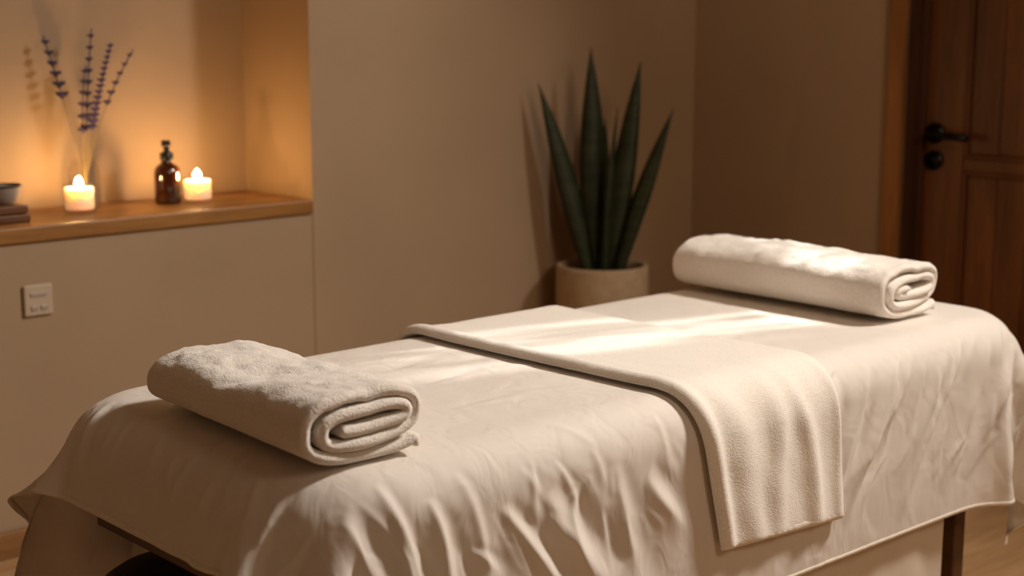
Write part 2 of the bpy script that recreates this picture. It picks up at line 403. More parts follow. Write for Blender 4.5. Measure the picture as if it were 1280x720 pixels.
# wooden tray and bowl at the left edge
t=thing('wooden_tray','dark wooden tray at the left end of the shelf carrying a bowl','tray',(1.715,4.045,SZ+.0005),math.radians(0))
bm=bmesh.new(); add_box(bm,-.21,.066,-.125,.085,0,.022,.004); obj('tray_base',bm,M['tray'],t,smooth=False)
bm=bmesh.new(); add_box(bm,-.206,.062,-.121,.081,.024,.046,.004); obj('tray_lid',bm,M['tray'],t,smooth=False)
t=thing('ceramic_bowl','small grey ceramic bowl with dark rim standing on the wooden tray','bowl',(1.735,3.995,SZ+.047))
bm=bmesh.new(); add_lathe(bm,[(0,0),(.030,0),(.034,.003),(.048,.022),(.053,.048),(.0535,.050),(.0505,.050),(.046,.024),(.030,.008),(0,.007)],48); obj('bowl_body',bm,M['ceramic'],t)
bm=bmesh.new(); add_lathe(bm,[(.0539,.0475),(.0545,.0505),(.0535,.0525),(.0505,.0525),(.0495,.0495)],48,close=True); obj('rim',bm,M['ceramicdark'],t)

# wall plate
sx,sz=1.748,.702
t=thing('wall_switch','square white switch plate on the wall below the shelf','switch',(sx,WY-.0005,sz))
bm=bmesh.new(); add_box(bm,-.041,.041,-.010,0,-.043,.043,.005,3); obj('plate',bm,M['plastic'],t,smooth=False)
bm=bmesh.new(); add_box(bm,-.024,.024,-.0125,-.010,.010,.022,.001); obj('rocker',bm,M['plasticgrey'],t,smooth=False)
for dx in (-.014,.014):
    bm=bmesh.new(); add_box(bm,dx-.009,dx+.009,-.0125,-.010,-.028,-.014,.002); obj('button',bm,M['plasticgrey'],t,smooth=False)

# ------------------------------------------------------------------ potted snake plant
PX,PY,PZ=3.725,3.628,.612
t=thing('potted_snake_plant','tall potted snake plant with pointed dark green leaves in the corner','plant',(PX,PY,0))
bm=bmesh.new()
R=.162
add_lathe(bm,[(0,0),(R-.045,0),(R-.035,.008),(R-.012,.22),(R-.002,.42),(R,PZ-.012),(R-.003,PZ-.003),(R-.010,PZ),(R-.020,PZ-.004),(R-.023,PZ-.03),(R-.024,PZ-.06),(0,PZ-.06)],64)
obj('pot',bm,M['pot'],t)
bm=bmesh.new()
add_lathe(bm,[(0,PZ-.026),(.06,PZ-.027),(.11,PZ-.029),(R-.0235,PZ-.032),(R-.0235,PZ-.055),(0,PZ-.055)],48)
obj('soil',bm,M['soil'],t)
# (base angle/offset, tip offset right (along the view), height, width, twist)
rt=Vector((.740,-.673,0)); fw=Vector((.673,.740,0))
leaves=[ # tip right, tip toward camera(-), height above rim, max width, base right, base fwd, yaw
 (-.225,-.02,.625,.078,-.040,.00,.35),
 (-.045,.03,.745,.098,-.022,.025,.15),
 (.045,-.02,.545,.060,.010,-.02,1.1),
 (.128,.04,.70,.082,.030,.03,-.2),
 (.240,.00,.54,.066,.048,-.005,-.5),
 (.010,.06,.50,.07,.000,.06,.4),
]
for (tr,tf,hh,wd,br,bf,yw) in leaves:
    bm=bmesh.new(); n=26; prev=None
    base=rt*br+fw*bf+Vector((0,0,PZ-.05)); tip=rt*tr+fw*tf+Vector((0,0,PZ+hh))
    out=Vector((tip.x-base.x,tip.y-base.y,0))
    ctrl=base*.5+tip*.5-out*.10
    wdir=(rt*math.cos(yw)+fw*math.sin(yw))
    for k in range(n+1):
        u=k/n
        c=base*(1-u)**2+ctrl*2*u*(1-u)+tip*u*u
        tg=((ctrl-base)*(1-u)+(tip-ctrl)*u).normalized()
        a=(wdir-tg*wdir.dot(tg)).normalized(); nn=tg.cross(a)
        w=wd*.5*(.62+.38*math.sin(min(u/.5,1)*PI/2))*(1-max(0,(u-.45)/.55)**1.7)
        w=max(w,.0012)
        dep=w*.34
        th=.004*(1-.7*u)+.0006
        row=[]
        for s in (-1,-.6,-.2,.2,.6,1): row.append(c+a*w*s+nn*(dep*(s*s-.4)+th*(1-s*s)))
        for s in (.6,.2,-.2,-.6): row.append(c+a*w*s+nn*(dep*(s*s-.4)-th*(1-s*s)))
        row=[bm.verts.new(p) for p in row]
        if prev:
            for j in range(len(row)): bm.faces.new((prev[j],prev[(j+1)%len(row)],row[(j+1)%len(row)],row[j]))
        else: bm.faces.new(list(reversed(row)))
        prev=row
    bm.faces.new(prev)
    obj('leaf',bm,M['leaf'],t)

# ------------------------------------------------------------------ massage table
TX0,TX1,TY0,TY1,TZ=1.20,3.28,1.77,2.60,.757
t=thing('massage_table','long massage table with wooden legs under the white sheet','massage table',((TX0+TX1)/2,(TY0+TY1)/2,0))
ox,oy=(TX0+TX1)/2,(TY0+TY1)/2
bm=bmesh.new()
b2=bmesh.new(); add_box(b2,TX0-ox+.008,TX1-ox-.008,TY0-oy+.008,TY1-oy-.008,.605,TZ-.006)
es=[e for e in b2.edges if abs(e.verts[0].co.z-e.verts[1].co.z)>.01]; bmesh.ops.bevel(b2,geom=es,offset=.15,segments=8,affect='EDGES',profile=.5)
es=[e for e in b2.edges if e.verts[0].co.z>TZ-.01 and e.verts[1].co.z>TZ-.01]; bmesh.ops.bevel(b2,geom=es,offset=.07,segments=8,affect='EDGES',profile=.5)
bm.free(); obj('cushion_top',b2,M['under'],t)
def trail(x0,x1,y0,y1,z0=.525,z1=.603,m='rail'):
    bm=bmesh.new(); add_box(bm,x0-ox,x1-ox,y0-oy,y1-oy,z0,z1,.004); obj('rail',bm,M[m],t,smooth=False)
trail(TX0+.03,TX0+.055,TY0+.1,TY1-.1); trail(TX1-.055,TX1-.03,TY0+.1,TY1-.1)
trail(TX0+.057,TX1-.057,TY0+.03,TY0+.055); trail(TX0+.057,TX1-.057,TY1-.055,TY1-.03)
for lx in (TX0+.42,3.10):
    for ly in (TY0+.058,TY1-.128):
        bm=bmesh.new(); add_box(bm,lx-ox,lx+.07-ox,ly-oy,ly+.07-oy,.3,.603,.005)
        lg=obj('leg',bm,M['leg'],t,smooth=False)
        bm=bmesh.new(); add_box(bm,lx+.012-ox,lx+.058-ox,ly+.012-oy,ly+.058-oy,.012,.36,.004); fo=obj('leg_extension',bm,M['rail'],lg,smooth=False)
# stool under the near end
t=thing('round_stool','round stool with black padded seat tucked under the left table end','stool',(1.345,2.38,0))
bm=bmesh.new(); add_lathe(bm,[(0,.375),(.13,.375),(.152,.385),(.160,.405),(.154,.428),(.13,.444),(.07,.451),(0,.453)],48); obj('seat',bm,M['vinyl'],t)
bm=bmesh.new(); add_lathe(bm,[(0,.06),(.026,.06),(.026,.28),(.018,.285),(.018,.374),(0,.374)],24); obj('column',bm,M['black'],t)
for k in range(5):
    an=2*PI*k/5
    bm=bmesh.new(); add_tube(bm,[(.02*math.cos(an),.02*math.sin(an),.085),(.21*math.cos(an),.21*math.sin(an),.062)],[.016,.011],10)
    lg=obj('foot_arm',bm,M['black'],t)
    bm=bmesh.new(); m0=Matrix.Translation((.215*math.cos(an),.215*math.sin(an),.0255))@Matrix.Rotation(an,4,'Z')@Matrix.Rotation(PI/2,4,'X')
    bmesh.ops.create_cone(bm,cap_ends=True,segments=20,radius1=.025,radius2=.025,depth=.02,matrix=m0); 
    add_tube(bm,[(.215*math.cos(an),.215*math.sin(an),.03),(.212*math.cos(an),.212*math.sin(an),.068)],.007,8)
    obj('caster',bm,M['black'],lg)

# ------------------------------------------------------------------ draped cloths (settled shapes, stored as packed grids)
def unpack(rows,lo,q):
    """rows hold whole steps: first value, first step, then changes of the step"""
    v=np.array(rows,dtype='i8')
    v[...,1:]=np.cumsum(v[...,1:],axis=-1)
    v=np.cumsum(v,axis=-1)
    return np.moveaxis(v,0,-1)*q+np.array(lo)
def up2(P,ax):
    P=np.moveaxis(P,ax,0)
    E_=np.concatenate([2*P[:1]-P[1:2],P,2*P[-1:]-P[-2:-1]],0)
    mid=(-E_[:-3]+9*E_[1:-2]+9*E_[2:-1]-E_[3:])/16
    R_=np.empty((2*len(P)-1,)+P.shape[1:]); R_[0::2]=P; R_[1::2]=mid
    return np.moveaxis(R_,0,ax)
def normals(P):
    gu=np.gradient(P,axis=1); gv=np.gradient(P,axis=0)
    n=np.cross(gu,gv); return n/(np.linalg.norm(n,axis=-1,keepdims=True)+1e-12)
def smooth(P,k=1):
    for _ in range(k):
        Q=P.copy(); Q[1:-1]=(P[:-2]+2*P[1:-1]+P[2:])/4; P=Q
        Q=P.copy(); Q[:,1:-1]=(P[:,:-2]+2*P[:,1:-1]+P[:,2:])/4; P=Q
    return P
def loft_solid(name,A,B,mat,parent=None):
    """closed sheet between two grids sharing their rim"""
    ny,nx,_=A.shape; idx=np.arange(ny*nx).reshape(ny,nx); idb=idx+ny*nx
    F=np.stack([idx[:-1,:-1],idx[:-1,1:],idx[1:,1:],idx[1:,:-1]],-1).reshape(-1,4)
    G=np.stack([idb[:-1,:-1],idb[1:,:-1],idb[1:,1:],idb[:-1,1:]],-1).reshape(-1,4)
    rim=np.concatenate([idx[0,:-1],idx[:-1,-1],idx[-1,:0:-1],idx[:0:-1,0]])
    rb=rim+ny*nx
    Rm=np.stack([np.roll(rim,-1),rim,rb,np.roll(rb,-1)],-1)
    me=bpy.data.meshes.new(name)
    me.from_pydata(np.concatenate([A.reshape(-1,3),B.reshape(-1,3)]).tolist(),[],np.concatenate([F,G,Rm]).tolist())
    me.polygons.foreach_set('use_smooth',[True]*len(me.polygons)); me.update(); me.materials.append(mat)
    o=bpy.data.objects.new(name,me); return link(o,parent)
def hem_strip(name,Pn,Nn,mat,parent,t,wave=0):
    """padded ribbon along one grid edge; Pn is (rows,n,3), row 0 the rim"""
    rows=len(Pn); prof=np.sin(np.linspace(0.25,PI-.25,rows))**.5
    ph=np.arange(Pn.shape[1])
    pk=1+wave*np.sin(ph*.9+1.5*np.sin(ph*.13))
    A=Pn+Nn*(t*prof)[:,None,None]*pk[None,:,None]; B=Pn-Nn*(t*prof)[:,None,None]*pk[None,:,None]
    return loft_solid(name,A,B,mat,parent)
SHEET_LOW=(1.10521,1.70325,0.20234)
SHEET=[[
[719,21,-97,71,188,-5,-41,-13,13,-46,43,46,1,0,-1,1,0,-1,1,0,-1,1,-1,1,0,-1,1,0,-1,1,-1,1,0,-1,1,0,-1,1,0,-1,1,-1,1,0,-1,1,0,-1,1,0,-1,1,0,-1,0,3,-21,-31,36,-86,18,69,-57,-89,83,13,-155,-38,100],
[628,130,-172,-3,197,32,-44,-24,26,-42,38,43,-1,1,-1,1,0,-1,1,0,-1,1,-1,1,0,-1,1,0,-1,1,-1,1,0,-1,1,0,-1,1,0,-1,1,-1,1,0,-1,1,0,-1,1,0,-1,1,-1,1,-1,5,-20,-35,27,-79,50,51,-90,-49,99,-100,-113,67,118],
[532,193,-154,-106,173,82,-42,-36,34,-42,48,31,-1,1,-1,1,0,-1,1,0,-1,1,-1,1,0,-1,1,0,-1,1,-1,1,0,-1,1,0,-1,1,0,-1,1,-1,1,0,-1,1,0,-1,1,0,-1,1,-1,1,-1,6,-16,-42,17,-58,69,23,-110,12,33,-152,-3,131,52],
[453,195,-61,-179,94,134,-26,-48,34,-37,54,20,0,1,0,-1,1,-1,1,0,-1,1,-1,1,0,-1,1,0,-1,1,-1,1,0,-1,1,0,-1,1,0,-1,1,-1,1,0,-1,1,0,-1,1,0,-1,1,-1,1,0,5,-13,-35,0,-44,83,-12,-105,62,-91,-80,107,79,-1],
[375,187,-3,-149,-39,168,1,-48,24,-27,52,14,0,1,0,-1,1,-1,1,-1,1,0,-1,1,0,-1,1,-1,1,0,-1,1,0,-1,1,0,-1,1,0,-1,1,0,-1,1,-1,1,0,-1,1,0,-1,1,-1,1,0,6,-9,-34,8,-58,96,-52,-54,13,-129,65,96,2,-112],
[299,185,0,-56,-143,141,43,-41,13,-20,48,10,0,1,-1,1,0,-1,1,-1,1,0,-1,1,-1,1,0,-1,1,0,-1,1,0,-1,1,0,-1,1,0,-1,1,0,-1,1,0,-1,1,-1,1,0,-1,1,-1,1,0,6,-4,-31,8,-55,86,-74,-3,-100,-5,117,9,-104,-133],
[301,114,60,0,-130,40,78,-21,4,-13,41,7,0,1,-1,1,0,-1,1,-1,1,0,-1,1,-1,1,0,-1,1,0,-1,1,0,-1,1,0,-1,1,0,-1,1,0,-1,1,0,-1,1,-1,1,0,-1,1,-1,1,-1,8,-1,-27,9,-54,68,-57,-48,-87,124,34,-98,-143,-6],
[327,59,76,35,-47,-62,91,-3,1,-7,32,5,1,-1,0,1,-1,1,0,-1,1,-1,1,0,-1,1,0,-1,1,0,-1,1,0,-1,1,0,-1,1,0,-1,1,0,-1,1,0,-1,1,0,-1,1,-1,1,-1,1,-1,8,3,-22,7,-50,45,-40,-110,57,83,-79,-160,12,115],
[342,54,28,62,16,-71,43,24,0,-2,22,4,0,0,0,1,-1,1,0,-1,1,-1,1,0,-1,1,0,-1,1,0,-1,1,0,-1,1,0,-1,1,0,-1,1,0,-1,1,0,-1,1,0,-1,1,-1,1,-1,1,-1,8,6,-15,3,-44,32,-78,-37,90,-31,-161,11,95,10],
[266,145,-84,38,51,-8,-30,54,-3,3,9,5,0,0,0,1,-1,1,-1,1,0,-1,1,0,-1,1,0,-1,1,0,-1,1,0,-1,1,0,-1,1,0,0,-1,1,0,-1,1,0,-1,1,-1,1,-1,1,-1,1,-1,7,12,-12,3,-38,8,-84,44,9,-136,11,52,1,-39],
[242,102,39,-69,40,34,-10,32,6,-1,5,2,0,0,1,-1,1,0,-1,1,-1,1,0,-1,1,0,-1,1,0,0,-1,1,0,-1,1,0,-1,1,0,0,-1,1,0,-1,1,0,-1,1,0,-1,1,-1,1,-1,0,7,14,-2,-6,-15,-51,-12,22,-108,13,15,1,-40,-39],
[180,114,-4,30,-39,44,2,20,13,-1,1,0,0,1,-1,1,0,-1,1,0,-1,1,0,-1,1,0,-1,1,0,-1,1,0,0,-1,1,0,0,-1,1,0,-1,1,0,-1,1,0,0,-1,1,-1,1,0,-1,1,-1,8,15,2,-3,-23,-26,-16,-65,-8,1,1,-35,-11,31],
[103,141,-3,-22,-3,37,13,11,7,0,0,0,-1,1,0,0,-1,1,0,-1,1,0,-1,1,0,0,-1,1,0,-1,1,0,0,-1,1,0,0,-1,1,0,-1,1,0,0,-1,1,0,-1,1,0,0,-1,1,0,0,7,16,5,-3,-11,-23,-37,-49,-23,16,-26,-7,8,-17],
[46,118,17,2,3,24,11,5,3,-2,-1,1,0,0,0,0,0,0,-1,1,0,0,-1,1,0,-1,1,0,0,-1,1,0,0,-1,1,0,0,-1,1,0,0,-1,1,0,0,-1,1,0,0,-1,1,0,0,0,0,8,16,3,0,-5,-15,-34,-48,-10,-23,-4,-34,7,6],
[77,94,6,36,14,25,6,1,0,-1,0,0,0,0,0,0,0,-1,1,0,0,-1,1,0,0,-1,1,0,0,-1,1,0,0,-1,1,0,0,-1,1,0,0,-1,1,0,0,0,-1,1,0,0,0,0,-1,1,1,7,16,1,2,0,-10,-31,-53,-34,-11,-26,-10,3,-3],
[165,71,-5,29,57,30,1,-1,-1,0,0,0,0,0,-1,1,0,0,0,0,-1,1,0,0,0,-1,1,0,0,-1,1,0,0,-1,1,0,0,-1,1,0,0,0,-1,1,0,0,0,-1,1,0,0,0,0,0,0,8,16,2,-1,2,-7,-32,-62,-53,-18,-12,-16,6,11],
[143,70,10,27,43,32,1,-2,0,0,0,0,0,-1,1,0,0,0,0,-1,1,0,0,0,-1,1,0,0,0,-1,1,0,0,-1,1,0,0,0,-1,1,0,0,-1,1,0,0,0,0,-1,1,0,0,0,0,0,8,16,1,1,0,-6,-32,-60,-66,-18,-14,-10,3,4],
[139,95,-19,15,60,30,2,-2,-1,1,0,0,0,-1,1,0,0,0,0,-1,1,0,0,0,-1,1,0,0,0,-1,1,0,0,-1,1,0,0,0,-1,1,0,0,0,-1,1,0,0,0,0,-1,1,0,0,0,0,7,17,2,-1,1,-7,-32,-58,-69,-13,-15,-13,0,1],
[174,71,-10,36,53,31,2,-3,1,-1,1,0,0,-1,1,0,0,0,-1,1,0,0,0,-1,1,0,0,0,-1,1,0,0,0,-1,1,0,0,0,-1,1,0,0,0,0,-1,1,0,0,0,0,-1,1,0,0,0,7,17,1,1,-1,-6,-33,-58,-61,-22,-11,-14,-3,0],
[171,68,3,24,53,34,0,-1,-1,1,-1,1,0,-1,1,0,0,0,-1,1,0,0,0,-1,1,0,0,0,-1,1,0,0,0,-1,1,0,0,0,-1,1,0,0,0,0,-1,1,0,0,0,0,0,-1,1,0,0,7,17,1,0,1,-7,-33,-60,-57,-26,-13,-9,1,-5],
[171,77,-12,29,53,34,1,-1,-1,1,-1,1,0,-1,1,0,0,-1,1,0,0,0,0,-1,1,0,0,0,-1,1,0,0,0,-1,1,0,0,0,-1,1,0,0,0,0,0,-1,1,0,0,0,0,-1,1,0,-1,9,15,3,-1,1,-7,-33,-60,-60,-20,-15,-13,3,-1],
[180,69,-4,28,54,34,1,-1,-1,1,0,-1,1,-1,1,0,0,-1,1,0,0,0,-1,1,0,0,0,0,-1,1,0,0,0,-1,1,0,0,0,-1,1,0,0,0,0,0,-1,1,0,0,0,0,-1,1,0,-1,9,15,3,-1,1,-8,-31,-61,-61,-19,-15,-11,0,0],
[178,71,-5,26,55,34,1,-1,0,-1,1,-1,1,-1,1,0,0,-1,1,0,0,0,-1,1,0,0,0,0,-1,1,0,0,0,-1,1,0,0,0,0,-1,1,0,0,0,0,-1,1,0,0,0,0,-1,1,0,-1,9,15,3,-1,0,-6,-33,-60,-59,-22,-13,-12,-1,1],
[178,70,-2,23,56,34,1,-1,0,-1,1,-1,1,-1,1,0,0,-1,1,0,0,0,-1,1,0,0,0,0,-1,1,0,0,0,-1,1,0,0,0,0,-1,1,0,0,0,0,-1,1,0,0,0,0,-1,1,0,-1,9,15,3,-1,0,-6,-33,-60,-59,-22,-13,-12,-1,1],
[180,69,-3,26,55,34,1,-1,-1,1,0,-1,1,-1,1,0,0,-1,1,0,0,0,-1,1,0,0,0,0,-1,1,0,0,0,-1,1,0,0,0,-1,1,0,0,0,0,0,-1,1,0,0,0,0,-1,1,0,-1,9,15,3,-1,0,-6,-33,-60,-58,-23,-13,-12,-1,1],
[179,70,-5,29,52,35,1,-1,-1,1,-1,1,0,-1,1,0,0,-1,1,0,0,0,0,-1,1,0,0,0,-1,1,0,0,0,-1,1,0,0,0,-1,1,0,0,0,0,-1,1,0,0,0,0,0,-1,1,0,-1,9,15,3,-1,0,-6,-33,-59,-59,-23,-13,-11,-3,2],
[180,68,-3,29,52,35,2,-2,-1,1,-1,1,0,-1,1,0,0,0,-1,1,0,0,0,-1,1,0,0,0,-1,1,0,0,0,-1,1,0,0,0,-1,1,0,0,0,0,-1,1,0,0,0,0,-1,1,0,0,-1,9,16,1,0,1,-8,-32,-58,-62,-16,-17,-17,1,6],
[179,70,-7,31,53,34,2,-3,1,0,-1,1,0,-1,1,0,0,0,-1,1,0,0,0,-1,1,0,0,0,-1,1,0,0,0,-1,1,0,0,0,-1,1,0,0,0,0,-1,1,0,0,0,0,-1,1,0,0,0,7,17,1,1,-1,-6,-32,-59,-59,-24,-17,-11,6,6],
[173,73,-7,26,56,33,2,-2,0,-1,1,0,0,-1,1,0,0,0,0,-1,1,0,0,0,-1,1,0,0,0,-1,1,0,0,-1,1,0,0,0,-1,1,0,0,0,-1,1,0,0,0,0,-1,1,0,0,0,0,7,17,2,-1,1,-7,-31,-59,-65,-23,-7,-4,7,1],
[181,63,2,29,54,33,3,-3,-1,1,0,0,0,0,-1,1,0,0,0,-1,1,0,0,0,-1,1,0,0,0,-1,1,0,0,-1,1,0,0,0,-1,1,0,0,0,-1,1,0,0,0,-1,1,0,0,0,0,0,8,15,3,0,0,-6,-31,-61,-48,-20,-9,-2,-2,-11],
[159,89,-23,23,58,35,1,-2,0,0,0,0,0,0,0,-1,1,0,0,0,-1,1,0,0,0,-1,1,0,0,-1,1,0,0,-1,1,0,0,-1,1,0,0,0,-1,1,0,0,0,-1,1,0,0,0,0,0,0,8,16,1,1,2,-9,-30,-62,-48,-7,-15,-13,-15,-21],
[51,126,-20,14,33,24,4,1,-2,2,-1,0,0,0,0,0,-1,1,0,0,0,-1,1,0,0,-1,1,0,0,-1,1,0,0,-1,1,0,0,-1,1,0,0,-1,1,0,0,-1,1,0,0,0,0,0,-1,1,1,6,17,2,1,0,-12,-28,-66,-40,-35,-8,-24,16,-9],
[0,155,-4,-22,5,35,7,5,0,1,-1,0,0,0,0,0,0,0,-1,1,0,0,-1,1,0,-1,1,0,0,-1,1,0,0,-1,1,0,0,-1,1,0,0,-1,1,0,0,-1,1,0,0,-1,1,0,0,0,0,8,15,5,-1,-4,-17,-30,-27,-57,-41,-36,-6,32,-17],
[110,151,-37,-16,28,26,15,11,4,-1,0,0,0,0,0,-1,1,0,0,-1,1,0,-1,1,0,0,-1,1,0,0,-1,1,0,-1,1,0,0,-1,1,0,0,-1,1,0,-1,1,0,0,-1,1,0,-1,1,0,0,8,14,6,-1,-12,-23,-38,-50,32,3,-55,-55,-14,-21],
[195,111,-15,20,2,15,28,13,4,2,0,0,1,0,-1,1,-1,1,0,0,-1,1,0,-1,1,0,-1,1,0,0,-1,1,0,-1,1,0,0,-1,1,0,-1,1,0,-1,1,0,0,-1,1,0,-1,1,-1,1,-1,8,15,4,-2,-16,-43,-21,-52,11,19,4,-4,-24,-54],
[206,64,72,17,-62,49,31,-5,-1,8,5,2,1,-1,1,-1,1,-1,1,0,-1,1,0,-1,1,0,0,-1,1,0,-1,1,0,-1,1,0,0,-1,1,0,-1,1,0,-1,1,0,-1,1,0,-1,1,-1,1,-1,-1,7,14,4,-5,-15,-51,-8,-40,-55,41,23,16,2,-8],
[91,169,20,-64,-57,123,-22,-11,-20,32,6,4,0,0,1,-1,1,0,-1,1,0,-1,1,0,-1,1,0,-1,1,0,-1,1,0,0,-1,1,0,-1,1,0,-1,1,0,-1,1,0,-1,1,-1,1,0,-1,1,-2,1,4,7,9,-5,-14,-71,22,-7,-90,-44,66,30,25,2],
[107,213,-48,-132,113,67,-42,-22,-43,61,7,6,0,1,-1,1,-1,1,-1,1,0,-1,1,0,-1,1,0,-1,1,0,-1,1,0,0,-1,1,0,-1,1,0,-1,1,0,-1,1,-1,1,0,-1,1,-1,1,-1,0,0,3,4,6,-5,-19,-60,-12,46,-25,-121,-44,80,61,19],
[196,193,-157,28,154,-2,-42,-44,-45,73,17,4,1,1,-1,1,-1,1,0,-1,1,0,-1,1,-1,1,0,-1,1,0,-1,1,0,0,-1,1,0,-1,1,0,-1,1,0,-1,1,-1,1,0,-1,1,-1,1,-1,0,0,2,2,1,5,-40,-16,-92,96,-5,-28,-146,-38,99,76],
[307,44,-38,160,65,-14,-41,-73,-31,75,29,3,1,1,-1,1,0,-1,1,-1,1,0,-1,1,0,-1,1,0,-1,1,0,-1,1,0,-1,1,0,-1,1,0,-1,1,0,-1,1,-1,1,0,-1,1,-1,1,-1,1,-1,-1,1,-1,15,-56,6,-113,56,56,-13,-56,-143,-26,91],
[286,-20,113,126,4,-9,-35,-110,-3,74,36,3,1,1,0,-1,1,-1,1,-1,1,0,-1,1,0,-1,1,0,-1,1,0,-1,1,0,-1,1,0,-1,1,0,-1,1,0,-1,1,-1,1,0,-1,1,-1,1,-1,1,-1,-3,-1,-5,29,-68,4,-76,-40,119,-13,-4,-80,-123,-32],
[195,33,151,33,4,-5,-45,-135,28,70,40,5,1,1,0,-1,1,-1,1,0,-1,1,-1,1,0,-1,1,0,-1,1,0,-1,1,0,-1,1,0,-1,1,0,-1,1,-1,1,0,-1,1,0,-1,1,-1,1,0,-1,0,-5,-3,-8,40,-67,-25,-6,-120,93,66,-41,11,-96,-107],
[127,128,95,-20,21,-8,-69,-137,56,64,41,8,1,1,0,-1,1,-1,1,0,-1,1,0,-1,1,-1,1,0,-1,1,0,-1,1,0,-1,1,0,-1,1,0,-1,1,-1,1,0,-1,1,0,-1,1,-1,1,0,-1,0,-8,-2,-13,45,-44,-76,57,-134,-4,123,-13,-6,6,-109],
[118,202,16,-20,29,-14,-116,-90,81,26,50,14,2,1,0,-1,1,-1,1,0,-1,1,0,-1,1,-1,1,0,-1,1,0,-1,1,0,-1,1,0,-1,1,0,-1,1,-1,1,0,-1,1,0,-1,1,0,-1,1,-1,0,-10,0,-20,48,-31,-91,54,-62,-110,97,73,-41,28,-6],
[162,230,-32,7,23,-27,-167,-46,139,-8,39,17,5,0,1,-1,1,0,-1,1,-1,1,0,-1,1,0,-1,1,-1,1,0,-1,1,0,-1,1,0,-1,1,0,-1,1,-1,1,0,-1,1,0,-1,1,0,-1,1,0,-3,-10,3,-24,46,-21,-105,40,25,-163,13,114,10,-19,38],
[227,231,-48,33,9,-42,-184,-20,135,33,8,12,12,1,1,-1,1,0,-1,1,-1,1,0,-1,1,0,-1,1,-1,1,0,-1,1,0,-1,1,0,-1,1,0,-1,1,-1,1,0,-1,1,0,0,-1,1,0,-1,1,-3,-12,5,-27,46,-20,-116,36,81,-156,-63,64,98,-27,9]],
[
[79,148,-53,24,-106,-103,-30,-9,70,195,-40,-88,-9,1,-1,2,-1,2,-1,1,-1,-1,1,-1,0,1,-1,-1,2,-2,2,-2,2,-2,2,-1,1,-3,2,0,-1,2,-1,0,0,-1,-1,2,-1,-1,1,-1,0,-3,-7,-26,-70,-20,182,110,-6,-88,-188,-54,48,181,70,-7,7],
[58,115,-3,-1,-51,-135,-40,-21,81,187,-46,-84,-5,3,1,0,0,-1,2,-1,0,-1,0,1,-1,0,0,0,0,0,0,0,0,0,0,0,0,0,0,0,-1,1,0,0,1,-2,0,0,1,-1,-1,1,-1,-1,-5,-24,-69,-24,190,99,-25,-114,-163,-25,125,152,5,3,-55],
[90,31,97,-25,-9,-147,-53,-32,84,183,-57,-77,2,4,2,-2,0,0,0,-1,1,-1,1,-1,0,0,0,0,0,0,0,0,0,0,0,0,0,0,0,0,0,0,0,0,-1,1,0,-1,0,1,-2,1,0,-1,-3,-19,-69,-30,200,82,-48,-124,-140,28,186,62,-2,-41,-71],
[159,-52,142,24,-2,-139,-63,-45,81,177,-68,-65,11,2,-1,-1,0,0,0,-1,1,-1,0,0,0,0,0,0,0,0,0,0,0,0,0,0,0,0,0,0,0,0,0,0,0,0,-1,1,0,-1,0,0,-1,0,1,-16,-68,-36,199,79,-76,-125,-113,120,152,5,-24,-82,16],
[230,-84,88,116,-2,-123,-65,-49,63,171,-78,-46,14,-2,-1,-1,0,0,-1,0,0,1,-1,-1,2,-1,0,0,0,0,-1,1,1,-1,-1,1,0,0,0,0,0,0,0,0,0,0,0,0,0,0,-2,1,0,-1,2,-10,-65,-37,183,72,-94,-115,-58,187,59,-14,-86,2,56],
[299,-84,19,134,60,-108,-82,-30,36,157,-82,-25,14,-9,3,-2,0,-1,0,0,0,1,-1,0,0,-1,1,0,0,0,0,0,0,0,0,0,0,0,0,0,0,0,0,0,0,0,0,0,0,0,-1,0,0,-1,1,-1,-62,-38,167,57,-89,-131,61,154,-3,-78,-20,53,-63],
[407,-114,26,69,139,-60,-124,0,11,140,-79,-7,6,-7,3,-2,-1,1,-1,0,0,0,0,0,0,0,0,0,0,0,0,0,0,0,0,0,0,0,0,0,0,0,0,0,0,0,0,0,0,0,-1,0,0,0,-3,7,-54,-36,145,51,-105,-105,170,52,-72,-35,49,-58,4],
[524,-128,19,29,130,50,-153,8,-6,121,-72,9,-3,-3,2,-3,1,0,-1,0,0,0,0,0,0,0,0,0,0,0,0,0,0,0,0,0,0,0,0,0,0,0,0,0,0,0,0,0,0,0,-1,0,0,1,-5,9,-41,-32,117,49,-143,27,140,-60,-45,44,-51,14,39],
[607,-98,-25,20,58,143,-120,-12,-16,100,-54,13,-8,2,-1,-1,-1,1,-1,0,0,0,0,0,0,0,0,0,0,0,0,0,0,0,0,-1,2,-1,0,0,0,0,0,0,0,0,0,0,0,0,-1,1,-2,3,-6,5,-22,-25,85,28,-118,135,9,-70,25,-24,6,23,31],
[603,-20,-72,-18,19,113,-3,-47,-20,75,-31,14,-11,5,-3,-1,1,-1,0,0,0,0,0,0,0,0,0,0,0,0,0,0,0,0,0,-1,2,-1,0,0,0,0,0,0,0,0,0,0,0,0,0,-1,0,1,-2,-3,-3,-12,43,3,-5,79,-56,-5,-1,0,20,26,20],
[721,-89,22,-21,-3,39,64,-46,12,28,-2,-1,-2,0,0,-1,0,0,0,0,0,0,0,0,0,0,0,0,0,0,0,0,0,0,0,0,0,0,0,0,0,0,0,0,0,0,0,0,0,0,0,0,0,-1,-1,-4,1,6,20,-3,50,-2,-23,10,-3,11,18,10,20],
[750,-25,-67,10,20,-1,28,17,10,8,4,-2,-1,-1,1,-1,0,0,0,0,0,0,0,0,0,0,0,0,0,0,0,0,0,0,0,0,0,0,0,0,0,0,0,0,0,0,0,0,0,-1,1,1,-1,-1,-2,2,-4,6,9,18,31,-3,11,-16,16,12,0,-11,-40],
